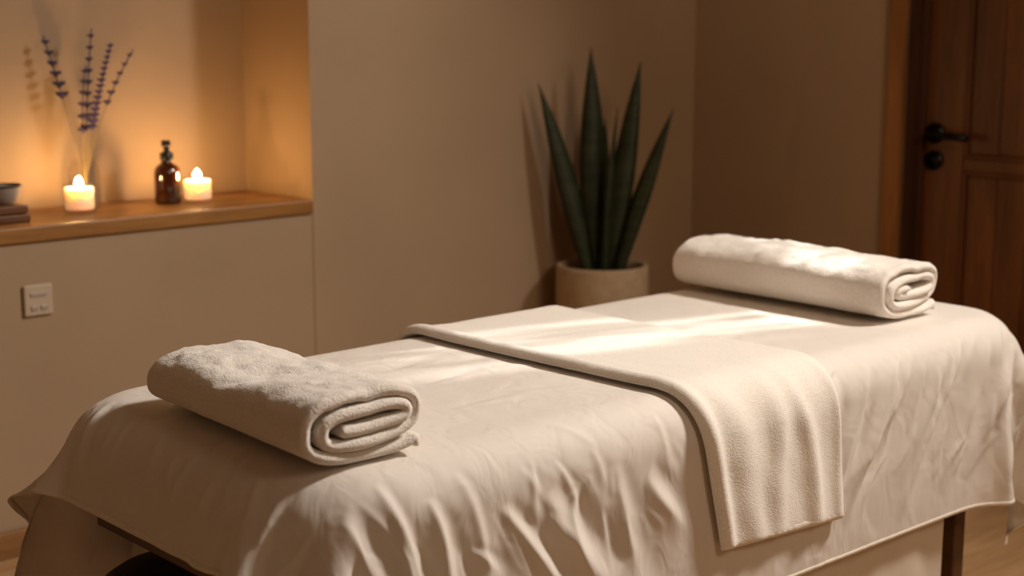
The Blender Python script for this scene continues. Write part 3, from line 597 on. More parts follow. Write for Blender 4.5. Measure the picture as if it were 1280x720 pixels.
[664,50,-34,-92,2,31,18,10,14,3,0,-1,0,-1,0,0,0,0,1,-1,0,0,0,0,0,0,0,-1,2,-1,0,0,0,0,0,0,0,0,0,0,0,0,0,0,0,0,0,-1,1,0,0,0,0,-1,1,-2,0,1,3,12,23,19,6,-3,4,17,-60,-47,-10],
[774,-9,15,-34,-4,2,19,8,3,1,0,0,0,-1,1,-1,0,0,0,0,0,0,0,0,0,0,0,0,0,0,0,0,0,0,0,0,0,0,0,0,0,0,0,0,0,0,0,0,0,0,0,-1,1,0,-1,0,-1,1,1,6,12,13,-6,24,-9,-38,1,-8,-8],
[935,-19,11,-21,13,6,6,4,0,1,-1,1,-1,1,-1,0,1,-1,0,0,0,0,0,0,0,0,0,0,0,0,0,0,0,0,0,0,0,0,0,0,0,0,0,0,0,0,0,0,0,-1,1,0,0,-1,1,-1,0,0,1,0,7,1,0,18,-13,-10,6,5,-7],
[1063,4,-12,-8,9,3,2,2,0,1,-1,1,-1,0,1,-1,0,0,0,0,1,-1,0,0,0,0,0,0,0,0,0,0,0,0,0,0,0,0,0,0,0,0,0,0,-1,1,0,0,0,0,0,0,-1,1,-1,1,-1,1,0,0,2,3,1,-3,-3,0,-1,3,5],
[1227,3,-9,0,3,1,1,0,1,0,1,-1,1,-1,0,0,1,-1,0,0,0,0,0,0,0,0,0,0,0,0,0,0,0,0,0,0,0,0,0,0,0,0,0,0,0,0,0,0,0,-1,1,0,0,-1,1,-1,1,0,0,0,2,1,0,-4,1,-1,1,0,0],
[1400,-1,0,0,-1,1,0,0,1,0,0,1,-1,0,1,-1,0,0,0,0,0,0,0,0,0,0,0,0,0,0,0,0,0,0,0,0,0,0,0,0,0,0,0,0,0,0,0,0,0,0,0,-1,1,0,-1,1,0,0,0,0,2,0,-1,0,-1,-1,1,0,0],
[1576,1,-1,0,-2,1,1,-1,1,0,0,0,1,-1,0,0,0,1,-1,0,0,0,0,0,0,0,0,0,0,0,0,0,0,0,0,0,0,0,0,0,0,0,0,0,0,0,0,0,-1,1,0,0,0,-1,1,0,0,0,0,0,1,1,-2,1,-1,0,0,0,0],
[1755,1,-1,0,0,-1,0,1,0,0,0,0,0,1,-1,0,0,0,0,0,0,0,0,0,0,0,0,0,0,0,0,0,0,0,0,0,0,0,0,0,0,0,0,0,0,0,0,0,0,0,0,-1,1,0,0,0,0,0,0,0,1,0,-1,1,-1,0,0,0,0],
[1936,0,0,0,0,0,-1,1,0,0,0,0,0,0,0,0,0,1,-1,0,0,0,0,0,0,0,0,0,0,0,0,0,0,0,0,0,0,0,0,0,0,0,0,0,0,0,-1,1,0,0,0,0,0,0,0,-1,1,0,1,-1,0,1,-1,1,-1,0,0,0,1],
[2116,0,0,1,-2,1,0,0,0,0,0,0,0,0,0,0,0,0,0,0,0,0,0,0,0,0,0,0,0,0,0,0,0,0,0,0,0,0,0,0,0,0,0,0,0,0,0,0,0,0,0,0,0,-1,1,0,0,0,0,1,-1,0,1,-1,0,0,1,-1,0],
[2296,0,1,-1,0,0,0,-1,1,0,0,0,0,0,0,0,0,1,-1,0,0,0,0,0,0,0,0,0,0,0,-1,2,-2,1,0,0,0,0,0,0,0,0,0,0,0,0,0,0,0,0,0,0,0,0,0,0,0,0,0,0,0,1,-1,0,0,1,-1,0,0],
[2476,0,1,-1,0,0,0,0,0,0,0,0,0,0,0,0,0,0,0,0,0,0,0,0,0,0,0,0,0,0,0,0,0,0,0,0,0,0,0,0,0,0,0,0,0,0,0,0,0,0,0,0,0,0,0,0,0,0,0,0,0,0,0,0,0,1,-1,0,1],
[2656,1,-1,0,1,-1,0,0,0,0,0,0,0,0,0,0,0,0,-1,1,0,0,0,0,0,0,0,0,0,0,0,0,0,0,0,0,0,0,0,0,0,0,0,0,0,0,0,0,0,0,0,0,1,-1,0,0,0,0,0,0,-1,1,0,0,1,-1,0,1,-1],
[2836,1,-1,0,1,-1,1,-1,0,0,0,0,-1,1,0,0,0,0,0,0,0,0,0,0,0,0,0,0,0,0,0,0,0,0,0,0,0,0,0,0,0,0,0,0,0,0,0,0,0,0,0,0,0,0,0,1,-1,0,0,-1,1,0,-1,2,-1,0,0,1,-1],
[3017,0,0,1,-1,1,-1,1,-1,0,-1,1,0,0,0,0,0,-1,1,0,0,0,0,0,0,0,0,0,0,0,0,0,0,0,0,0,0,0,0,0,0,0,0,0,0,0,0,0,0,0,0,1,-1,0,0,0,0,1,-2,1,-1,1,-1,2,-1,0,1,-1,1],
[3197,0,0,1,0,0,-1,0,0,0,0,0,0,0,-1,1,0,0,0,0,0,0,0,0,0,0,0,0,0,0,0,0,0,-1,1,0,0,0,0,0,0,0,0,0,0,0,0,1,-1,0,0,0,0,1,-1,0,0,0,0,0,-1,0,0,1,1,-1,1,-1,1],
[3377,0,0,1,0,0,0,-1,0,0,0,0,-1,1,0,0,-1,1,0,0,0,0,0,0,0,0,0,0,0,0,0,0,0,0,0,0,0,0,0,0,0,0,0,0,0,0,0,0,0,0,0,1,-1,0,1,-1,0,0,0,0,-1,-1,1,1,1,-1,-1,-1,2],
[3556,1,-1,1,0,0,1,-2,0,0,0,-1,1,0,-1,1,0,0,0,0,0,-1,1,0,0,0,0,0,0,0,0,0,0,0,0,0,0,0,0,0,0,0,0,0,0,0,0,0,1,-1,0,0,0,1,-1,1,-1,0,0,-1,0,-2,0,1,1,-4,-4,4,8],
[3736,2,-3,2,2,-2,-1,1,-1,0,-1,1,-1,1,0,0,-1,1,0,0,0,0,0,0,0,0,0,0,0,0,0,0,0,0,0,0,0,0,0,0,0,0,0,0,0,0,0,0,0,0,0,1,-1,0,1,-1,1,-1,0,0,-2,-3,0,-3,2,1,1,-15,-2],
[3864,32,-18,-8,-2,-1,-2,-1,0,0,-1,0,1,0,-1,1,0,0,0,0,0,-1,1,0,0,0,0,0,0,0,0,0,0,0,0,0,0,0,0,0,0,0,0,0,0,0,0,0,0,1,-1,0,0,1,-1,1,0,-1,1,-1,-4,-5,-8,8,-7,9,-11,0,3],
[4002,11,-6,26,7,-28,-2,-5,-4,-1,1,0,1,-1,1,0,0,0,-1,2,-2,1,0,0,0,0,0,0,0,0,0,0,0,0,0,0,0,0,0,0,0,0,0,0,0,0,0,0,0,0,0,1,-1,1,-1,1,1,-1,-1,-4,-7,-13,-10,-7,25,12,12,1,-7],
[4082,14,24,23,-32,-1,-11,-5,-10,-5,2,0,0,1,0,0,0,-1,1,0,0,0,0,0,0,0,0,0,0,0,0,0,0,0,0,0,0,0,0,0,0,0,0,0,0,0,0,0,0,0,0,0,1,-1,1,1,0,-1,-5,-8,-13,-15,-30,36,4,-22,28,50,-4],
[4237,18,26,-39,26,0,2,-11,-14,-12,0,3,1,0,0,-1,1,0,0,0,0,0,0,0,0,0,0,0,0,0,0,0,0,0,0,0,0,0,0,0,0,0,0,0,0,0,0,0,0,0,0,0,0,1,1,1,-4,1,-13,-10,-12,-23,0,-17,45,16,-2,-34,0],
[4423,27,-56,11,33,17,-20,34,-36,-17,2,3,1,1,0,0,0,0,0,0,0,0,0,0,0,0,0,0,0,0,0,0,0,0,0,0,0,0,0,-1,1,0,1,-2,2,-1,-1,1,1,-1,0,0,0,2,0,4,-7,-3,-13,-10,-33,46,-49,0,-27,75,20,-27,-22],
[4633,-59,5,22,68,-84,59,46,-48,-20,1,5,4,0,0,2,-2,1,0,0,0,0,0,0,0,0,0,0,0,0,0,0,0,1,-2,1,0,0,0,0,0,0,0,0,0,0,0,0,1,-2,2,0,1,-4,10,-8,1,6,-24,31,-118,89,21,-72,-17,2,54,32,-19],
[4727,-73,14,60,-8,-99,129,33,-41,-42,8,22,-9,3,3,0,-1,1,0,0,0,0,0,0,0,0,0,0,0,0,0,0,0,0,0,0,0,0,0,0,0,1,-2,1,0,0,0,1,-2,2,-1,1,2,2,-6,10,-1,-14,-11,82,-154,-12,158,-69,-60,0,-16,56,32],
[4753,-49,14,42,-83,-33,134,47,-50,-72,21,33,-9,2,2,1,-1,1,0,0,-1,1,0,0,0,0,0,0,0,0,0,0,1,-1,-1,1,0,0,0,0,1,-1,-1,1,0,1,-1,0,0,0,0,3,-2,8,-18,33,-10,-36,2,113,-132,-102,116,108,-126,-26,7,-21,47],
[4765,-25,5,8,-117,55,94,71,-64,-102,43,28,4,-4,2,2,0,-1,1,0,-1,1,0,0,1,-1,-1,1,0,0,0,0,1,-1,-1,1,0,0,0,1,-1,0,0,-1,2,-1,0,0,0,0,1,1,2,1,-15,47,-22,-49,12,120,-72,-164,30,158,24,-143,1,19,-29],
[4797,-55,88,-114,-57,103,46,103,-88,-122,63,19,18,-8,2,2,-1,1,-1,1,-1,1,0,1,-1,0,0,-1,1,0,0,0,0,0,0,0,0,0,0,0,1,-1,0,0,0,0,0,0,0,1,0,1,5,-10,-2,54,-37,-58,25,113,-5,-198,-34,99,147,-56,-133,22,31],
[4742,34,-14,-164,29,100,25,135,-120,-136,71,20,20,-1,-1,2,-1,0,0,1,-1,1,0,0,0,1,-2,1,0,0,0,0,-1,2,-1,-1,2,-1,0,0,0,0,0,1,-1,0,0,0,1,0,0,3,-1,-9,8,57,-50,-76,51,101,48,-202,-79,27,157,80,-106,-108,29],
[4739,76,-117,-128,90,51,69,127,-145,-142,70,25,18,5,-1,1,0,0,1,-1,1,-1,2,-2,1,0,0,0,-1,1,0,0,0,0,0,0,0,0,1,-1,0,0,0,1,-1,0,0,0,2,-2,2,1,-3,-5,16,55,-62,-98,77,108,66,-170,-127,-4,80,165,0,-121,-86],
[4775,52,-157,-55,106,20,120,85,-136,-160,61,36,16,8,2,0,1,0,0,1,-1,1,0,0,-1,1,0,-1,1,-1,2,-2,1,0,1,-1,0,0,0,0,1,-1,0,1,-1,1,-1,0,1,0,0,1,-4,1,18,55,-70,-117,97,111,68,-113,-175,-11,7,148,107,-41,-124],
[4811,-4,-144,17,82,45,130,36,-127,-154,42,36,24,10,4,0,1,1,0,0,1,0,0,0,-1,1,-1,1,-1,1,0,0,0,0,0,0,0,0,0,1,-1,0,1,-1,1,-1,0,1,0,-1,1,-1,0,3,18,56,-77,-125,98,115,77,-79,-170,-53,-8,61,170,39,-53],
[4835,-75,-86,67,64,55,122,18,-141,-125,10,26,39,15,6,0,3,3,-4,4,-2,0,1,1,-3,2,-2,3,-2,0,1,2,-3,1,0,0,0,1,-2,1,1,-1,1,-1,1,-1,1,-1,1,-1,0,2,-1,5,18,57,-85,-125,86,128,83,-43,-166,-94,-6,-4,141,129,-7]],
[
[375,68,-5,-6,-30,-7,3,0,-5,-26,2,6,0,-1,1,0,0,0,0,0,0,0,0,0,0,1,-1,0,0,0,0,0,0,0,0,0,0,0,0,0,-1,1,0,0,0,0,0,0,0,0,0,0,0,0,1,0,7,3,-22,-19,2,-3,-17,-3,-9,-32,-18,1,-1],
[527,82,-16,-6,-26,-14,2,2,-6,-25,2,4,1,0,-1,1,0,0,0,0,1,-1,0,0,0,0,0,0,0,0,0,0,0,0,0,0,0,0,0,0,0,0,0,0,0,0,0,0,-1,1,0,0,1,-1,0,1,6,4,-24,-17,3,-8,-15,-3,-22,-29,-5,-1,1],
[675,95,-22,-11,-20,-21,1,1,-5,-25,4,2,1,0,0,0,0,0,0,0,0,0,0,0,0,0,0,0,0,0,0,0,0,0,0,0,0,0,0,0,0,0,0,0,0,0,0,0,0,0,0,0,0,0,0,1,5,4,-26,-12,1,-12,-12,-9,-32,-17,0,-1,2],
[821,103,-18,-20,-16,-25,-3,3,-6,-24,3,2,1,0,0,0,0,0,0,0,0,0,0,0,0,0,0,0,0,0,0,0,0,0,0,0,0,0,0,0,0,0,0,0,0,0,0,0,0,0,0,0,0,0,0,1,5,2,-28,-4,-5,-13,-12,-20,-30,-5,-1,1,1],
[967,105,-8,-24,-18,-28,-4,0,-5,-23,3,2,-1,1,0,0,0,0,0,0,0,0,1,-1,0,0,0,0,0,0,0,0,0,0,0,0,0,0,0,0,0,0,0,0,0,0,-1,1,0,0,0,0,0,1,-1,0,5,2,-28,-3,-8,-12,-16,-32,-16,-2,1,0,-7],
[1113,106,-3,-17,-24,-30,-10,2,-5,-23,3,0,1,0,0,0,0,0,0,0,0,0,0,0,0,0,0,0,0,0,0,0,0,0,0,0,0,0,0,0,0,0,0,0,0,0,0,0,0,0,0,0,0,0,0,0,4,1,-26,-3,-12,-11,-26,-32,-4,-1,2,-8,-14],
[1249,115,-9,-8,-27,-31,-17,2,-7,-20,1,0,1,0,0,0,0,0,0,0,0,0,0,0,0,0,0,0,0,0,0,0,1,-1,0,0,-1,1,0,0,0,0,0,0,0,0,0,0,0,0,0,0,0,0,0,1,2,0,-24,-5,-12,-17,-36,-18,-1,1,-6,-14,-2],
[1382,120,-7,-8,-20,-35,-25,0,-6,-20,0,1,-1,1,0,0,0,1,-1,0,0,0,0,0,0,0,0,0,0,0,0,0,0,0,0,0,0,0,0,0,0,0,0,0,0,0,0,0,-1,1,0,0,0,1,-1,0,3,-3,-20,-8,-15,-27,-34,-6,1,-4,-16,-4,-8],
[1517,120,-2,-7,-13,-35,-33,-4,-6,-19,-2,0,1,0,0,0,0,0,0,0,0,0,0,0,0,0,0,0,0,0,0,0,0,0,0,0,0,0,0,0,0,0,0,0,0,0,0,0,0,0,0,0,0,0,0,1,1,-6,-15,-11,-21,-38,-22,2,-1,-18,-8,-7,1],
[1647,123,-3,-3,-10,-26,-42,-13,-5,-18,-4,1,-1,1,0,0,0,0,1,-1,0,0,0,0,0,0,0,0,0,0,0,0,0,0,0,0,0,0,0,0,0,0,0,0,0,0,0,0,0,-1,1,0,0,0,1,0,-1,-7,-10,-18,-32,-37,-7,3,-19,-11,-5,1,6],
[1767,131,-11,3,-8,-19,-40,-26,-10,-16,-4,0,0,0,0,0,0,1,-1,0,0,0,0,0,0,0,0,0,0,0,0,0,0,0,0,0,0,0,0,0,0,0,0,0,0,0,0,0,0,-1,1,0,0,0,1,-1,1,-12,-11,-17,-50,-20,2,-19,-14,-2,1,5,7],
[1882,136,-10,-5,4,-29,-15,-42,-24,-10,-4,-1,0,1,-1,0,0,0,0,0,0,0,0,0,0,0,0,0,0,0,0,0,0,0,0,0,0,0,0,0,0,0,0,0,0,0,0,0,0,0,0,0,-1,1,1,-2,0,-7,-14,-33,-41,-11,-18,-16,-1,3,-1,-1,-12],
[1983,147,-20,-1,6,-30,-29,-28,-34,-9,-1,0,-1,0,0,0,0,0,0,1,-2,1,0,1,-2,1,0,1,-1,-1,1,0,0,0,0,0,0,1,-1,-1,1,1,-2,2,-1,-1,1,1,-2,1,0,0,0,0,-1,1,-1,-4,-16,-31,-41,-24,-20,-5,1,-1,-13,-9,-5],
[2037,162,-19,-1,-14,-26,-42,-34,-21,-5,0,0,0,0,0,0,0,0,0,1,-2,2,-1,-1,1,1,-1,0,-1,1,0,0,1,-2,1,0,0,1,-2,2,-2,2,-2,1,0,0,1,-2,2,-2,1,0,0,0,0,0,0,-2,-10,-28,-38,-33,-21,-12,-12,-10,-7,2,-1],
[2056,172,-13,-6,-20,-39,-55,-33,-6,-1,0,1,0,-1,1,1,-1,0,0,0,0,0,0,0,0,0,0,-1,2,-1,0,0,0,0,0,0,0,0,0,0,0,0,0,0,0,0,0,0,0,0,0,-1,1,0,1,-1,0,1,-1,-16,-42,-44,-42,-21,-9,-3,-1,2,-1],
[2049,180,-7,-12,-23,-52,-62,-23,-1,-2,1,1,0,0,0,0,0,0,0,0,0,0,0,0,0,0,0,0,0,0,0,0,0,0,0,0,0,0,0,0,0,0,0,0,0,0,0,0,0,0,0,0,0,0,0,0,1,0,-1,-4,-41,-62,-51,-16,-6,0,0,0,2],
[2044,180,-5,-9,-25,-56,-65,-20,-1,0,1,0,0,0,0,0,0,0,0,0,0,0,0,0,0,0,0,0,0,0,0,0,0,0,0,0,0,0,0,0,0,0,0,0,0,0,0,0,0,0,0,0,0,0,0,0,0,1,-1,-2,-40,-66,-48,-23,-2,1,-1,0,1],
[2038,178,1,-9,-29,-56,-66,-20,1,0,0,0,0,0,0,0,0,0,0,0,0,0,0,0,0,0,0,0,0,0,0,0,0,0,0,0,0,0,0,0,0,0,0,0,0,0,0,0,0,0,0,0,0,0,0,0,0,0,0,-1,-40,-68,-47,-23,-2,0,1,-1,0],
[2033,180,0,-8,-31,-56,-67,-18,0,0,0,0,0,0,0,0,0,0,0,0,0,0,0,0,0,0,0,0,0,0,0,0,0,0,0,0,0,0,0,0,0,0,0,0,0,0,0,0,0,0,0,0,0,0,0,0,0,0,0,-1,-40,-67,-51,-18,-4,0,0,1,-1],
[2031,181,-1,-8,-29,-59,-65,-20,1,0,0,0,0,0,0,0,0,0,0,0,0,0,0,0,0,0,0,0,0,0,0,0,0,0,0,0,0,0,0,0,0,0,0,0,0,0,0,0,0,0,0,0,0,0,0,0,0,0,0,-1,-39,-69,-49,-21,-2,1,-1,1,-1],
[2030,180,1,-8,-30,-59,-65,-20,1,0,0,0,0,0,0,0,0,0,0,0,0,0,0,0,0,0,0,0,0,0,0,0,0,0,0,0,0,0,0,0,0,0,0,0,0,0,0,0,0,0,0,0,0,0,0,0,0,0,0,-2,-37,-70,-49,-21,-2,1,-1,1,-1],
[2029,181,-1,-6,-31,-59,-65,-20,1,0,0,0,0,0,0,0,0,0,0,0,0,0,0,0,0,0,0,0,0,0,0,0,0,0,0,0,0,0,0,0,0,0,0,0,0,0,0,0,0,0,0,0,0,0,0,0,0,0,0,-1,-39,-68,-51,-20,-1,-1,0,1,-1],
[2029,180,1,-7,-31,-59,-66,-18,0,0,0,0,0,0,0,0,0,0,0,0,0,0,0,0,0,0,0,0,0,0,0,0,0,0,0,0,0,0,0,0,0,0,0,0,0,0,0,0,0,0,0,0,0,0,0,0,0,0,0,-1,-39,-68,-51,-19,-3,0,0,1,-1],
[2028,181,-1,-5,-32,-59,-65,-20,1,0,0,0,0,0,0,0,0,0,0,0,0,0,0,0,0,0,0,0,0,0,0,0,0,0,0,0,0,0,0,0,0,0,0,0,0,0,0,0,0,0,0,0,0,0,0,0,0,0,0,-2,-37,-69,-50,-21,-2,0,1,-1,0],
[2028,181,-1,-5,-32,-59,-65,-20,1,0,0,0,0,0,0,0,0,0,0,0,0,0,0,0,0,0,0,0,0,0,0,0,0,0,0,0,0,0,0,0,0,0,0,0,0,0,0,0,0,0,0,0,0,0,0,0,0,0,0,-2,-37,-69,-50,-21,-2,1,-1,0,1],
[2028,180,1,-7,-30,-60,-65,-20,1,0,0,0,0,0,0,0,0,0,0,0,0,0,0,0,0,0,0,0,0,0,0,0,0,0,0,0,0,0,0,0,0,0,0,0,0,0,0,0,0,0,0,0,0,0,0,0,0,0,0,-1,-39,-68,-50,-21,-1,-1,0,1,-1],
[2028,180,1,-7,-30,-60,-65,-20,1,0,0,0,0,0,0,0,0,0,0,0,0,0,0,0,0,0,0,0,0,0,0,0,0,0,0,0,0,0,0,0,0,0,0,0,0,0,0,0,0,0,0,0,0,0,0,0,0,0,0,-1,-39,-68,-50,-20,-3,1,-1,1,-1],
[2028,180,1,-7,-31,-58,-66,-20,1,0,0,0,0,0,0,0,0,0,0,0,0,0,0,0,0,0,0,0,0,0,0,0,0,0,0,0,0,0,0,0,0,0,0,0,0,0,0,0,0,0,0,0,0,0,0,0,0,0,1,-3,-38,-68,-49,-21,-3,1,-1,0,1],
[2028,180,1,-7,-31,-58,-66,-20,1,0,0,0,0,0,0,0,0,0,0,0,0,0,0,0,0,0,0,0,0,0,0,0,0,0,0,0,0,0,0,0,0,0,0,0,0,0,0,0,0,0,0,0,0,0,0,0,0,1,0,-4,-38,-66,-49,-22,-3,1,0,0,1],
[2028,180,1,-8,-30,-57,-67,-19,-1,1,0,0,0,0,0,0,0,0,0,0,0,0,0,0,0,0,0,0,0,0,0,0,0,0,0,0,0,0,0,0,0,0,0,0,0,0,0,0,0,0,0,0,0,0,0,0,1,0,-1,-2,-40,-64,-51,-19,-4,1,2,-1,-1],
[2031,178,2,-10,-27,-57,-63,-23,-1,0,1,0,0,0,0,0,0,0,0,0,0,0,0,0,0,0,0,0,0,0,0,0,0,0,0,0,0,0,0,0,0,0,0,0,0,0,0,0,0,0,0,0,0,0,0,1,1,-1,-2,-2,-42,-62,-50,-20,-2,0,2,3,0],
[2062,163,6,-12,-22,-45,-59,-27,-4,-1,0,1,0,0,0,0,0,1,-2,2,-1,-1,1,1,-1,0,0,0,0,0,0,0,0,-1,1,0,0,1,-1,-1,2,-1,0,0,-1,1,0,0,0,0,0,0,0,0,1,1,0,-3,0,-9,-48,-48,-49,-14,-7,-4,2,5,2],
[2056,155,-5,-2,-13,-44,-40,-31,-17,-3,0,0,-1,1,0,0,1,-2,1,1,-2,1,1,-1,0,-1,1,1,-1,-1,1,0,1,-1,-1,1,1,-1,-1,2,-2,2,-2,2,-1,0,0,0,-1,1,0,1,-2,2,-1,0,1,-2,-6,-25,-44,-43,-13,-21,-13,-10,0,4,3],
[1994,148,-5,3,-22,-25,-37,-25,-23,-12,-2,0,0,0,1,-1,0,0,0,0,0,0,0,0,0,0,0,0,0,0,0,0,0,0,0,0,0,0,0,0,0,0,0,0,0,0,0,0,0,0,0,0,-1,1,0,-1,1,-4,-14,-31,-40,-27,-25,1,-5,-10,-8,-1,-9],
[1938,135,1,-15,-9,-21,-29,-19,-22,-19,-1,-1,1,-1,0,0,0,0,0,0,0,1,-1,0,0,0,0,0,0,0,0,0,0,0,0,0,0,0,0,0,0,0,0,0,0,0,0,0,0,0,0,0,-1,1,0,-1,-2,-4,-18,-21,-44,-25,-19,-7,2,-2,2,-7,-10],
[1889,125,-18,-5,-2,-36,-18,4,-27,-23,-2,3,-1,0,1,-1,0,0,0,0,0,0,0,0,0,0,0,0,0,0,0,0,0,0,0,0,0,0,0,0,0,0,0,0,1,-1,-1,1,0,0,0,0,0,0,0,2,-6,-8,-13,-11,-42,-28,-15,-15,-3,0,1,-2,0],
[1842,91,-1,2,-19,-40,8,10,-35,-16,-2,1,1,1,-1,0,0,0,0,0,0,0,0,0,0,0,0,0,0,0,0,0,1,-1,0,0,0,0,0,0,0,0,0,0,0,0,0,0,0,0,0,0,0,0,2,-1,-5,-6,-4,-19,-39,-18,-17,-17,-12,-6,1,3,-1],
[1754,80,5,-9,-35,-26,25,8,-36,-14,0,1,1,0,0,0,0,0,0,0,1,-1,0,0,0,0,0,0,0,0,0,0,0,0,0,0,0,0,0,0,0,0,0,0,0,0,0,0,0,0,0,0,0,1,0,1,-5,-7,-2,-11,-41,-22,-6,-17,-19,-8,-6,0,3],
[1637,81,-5,-19,-39,-8,29,7,-35,-18,6,0,1,0,0,0,0,0,0,0,0,0,0,0,0,0,0,0,0,0,0,1,-1,0,0,0,0,0,0,0,0,0,0,0,0,0,0,0,0,0,0,0,0,1,0,1,-4,-9,-1,-4,-36,-30,-8,-4,-19,-17,-4,-7,-2],
[1504,77,-10,-29,-28,0,29,4,-33,-20,8,2,-1,1,0,0,0,0,1,-1,0,0,0,0,0,0,0,0,0,0,0,0,0,0,0,0,0,0,0,0,0,0,0,0,0,0,0,0,0,0,0,1,-1,1,-1,2,-3,-10,-1,0,-27,-38,-10,-5,-5,-20,-14,-2,-7],
[1355,74,-17,-32,-16,4,27,-1,-31,-19,8,2,1,0,0,0,0,0,0,0,0,0,0,0,0,1,-1,0,0,0,0,0,0,0,0,0,0,0,0,0,0,0,0,0,0,0,0,0,0,0,0,0,1,-1,1,1,-3,-10,-1,1,-16,-43,-14,-6,-2,-8,-21,-11,0],
[1195,69,-23,-27,-5,3,24,-8,-25,-21,10,2,1,0,0,0,0,0,0,0,0,0,0,0,0,0,0,0,0,0,0,0,0,0,0,0,0,0,1,-2,1,1,-1,0,0,0,0,0,0,0,0,0,0,1,0,1,-2,-11,0,-2,-6,-38,-26,-4,-5,-1,-11,-19,-10],
[1026,62,-25,-17,-1,6,13,-8,-23,-21,10,3,0,1,0,0,0,0,0,1,-1,0,0,0,0,0,0,0,0,0,0,0,0,0,0,0,0,0,0,0,0,0,0,0,0,0,0,0,0,0,1,-1,0,1,-1,4,-6,-6,-3,-2,-3,-29,-34,-6,-4,-4,-2,-12,-19],
[848,55,-22,-9,1,8,2,-3,-23,-30,14,6,0,1,0,0,0,0,0,0,0,0,0,0,0,1,-1,0,0,0,0,0,0,0,0,0,0,0,0,0,0,0,0,0,0,0,0,0,0,0,0,0,1,-1,1,3,-5,-7,-2,-3,-2,-20,-36,-14,0,-6,-3,-3,-12],
[665,49,-18,-1,4,3,3,2,-42,-29,18,8,2,1,0,0,0,0,0,0,0,0,0,0,0,0,0,0,0,0,0,0,1,-1,0,0,0,0,0,0,0,0,0,0,0,0,0,0,0,0,0,0,1,-1,1,3,-5,-7,-1,-4,0,-15,-33,-23,-1,-2,-6,-2,-1],
[480,43,-10,3,4,1,-1,2,-37,-33,10,10,6,2,0,-1,1,1,-1,0,0,0,0,0,0,0,0,0,0,0,0,0,0,0,0,0,0,0,0,0,0,0,0,0,0,0,0,0,1,-1,0,0,0,1,0,3,-5,-7,0,-5,1,-8,-32,-29,-5,2,-6,-5,0]],
]
RUNNER_LOW=(2.01170,1.74813,0.43428)
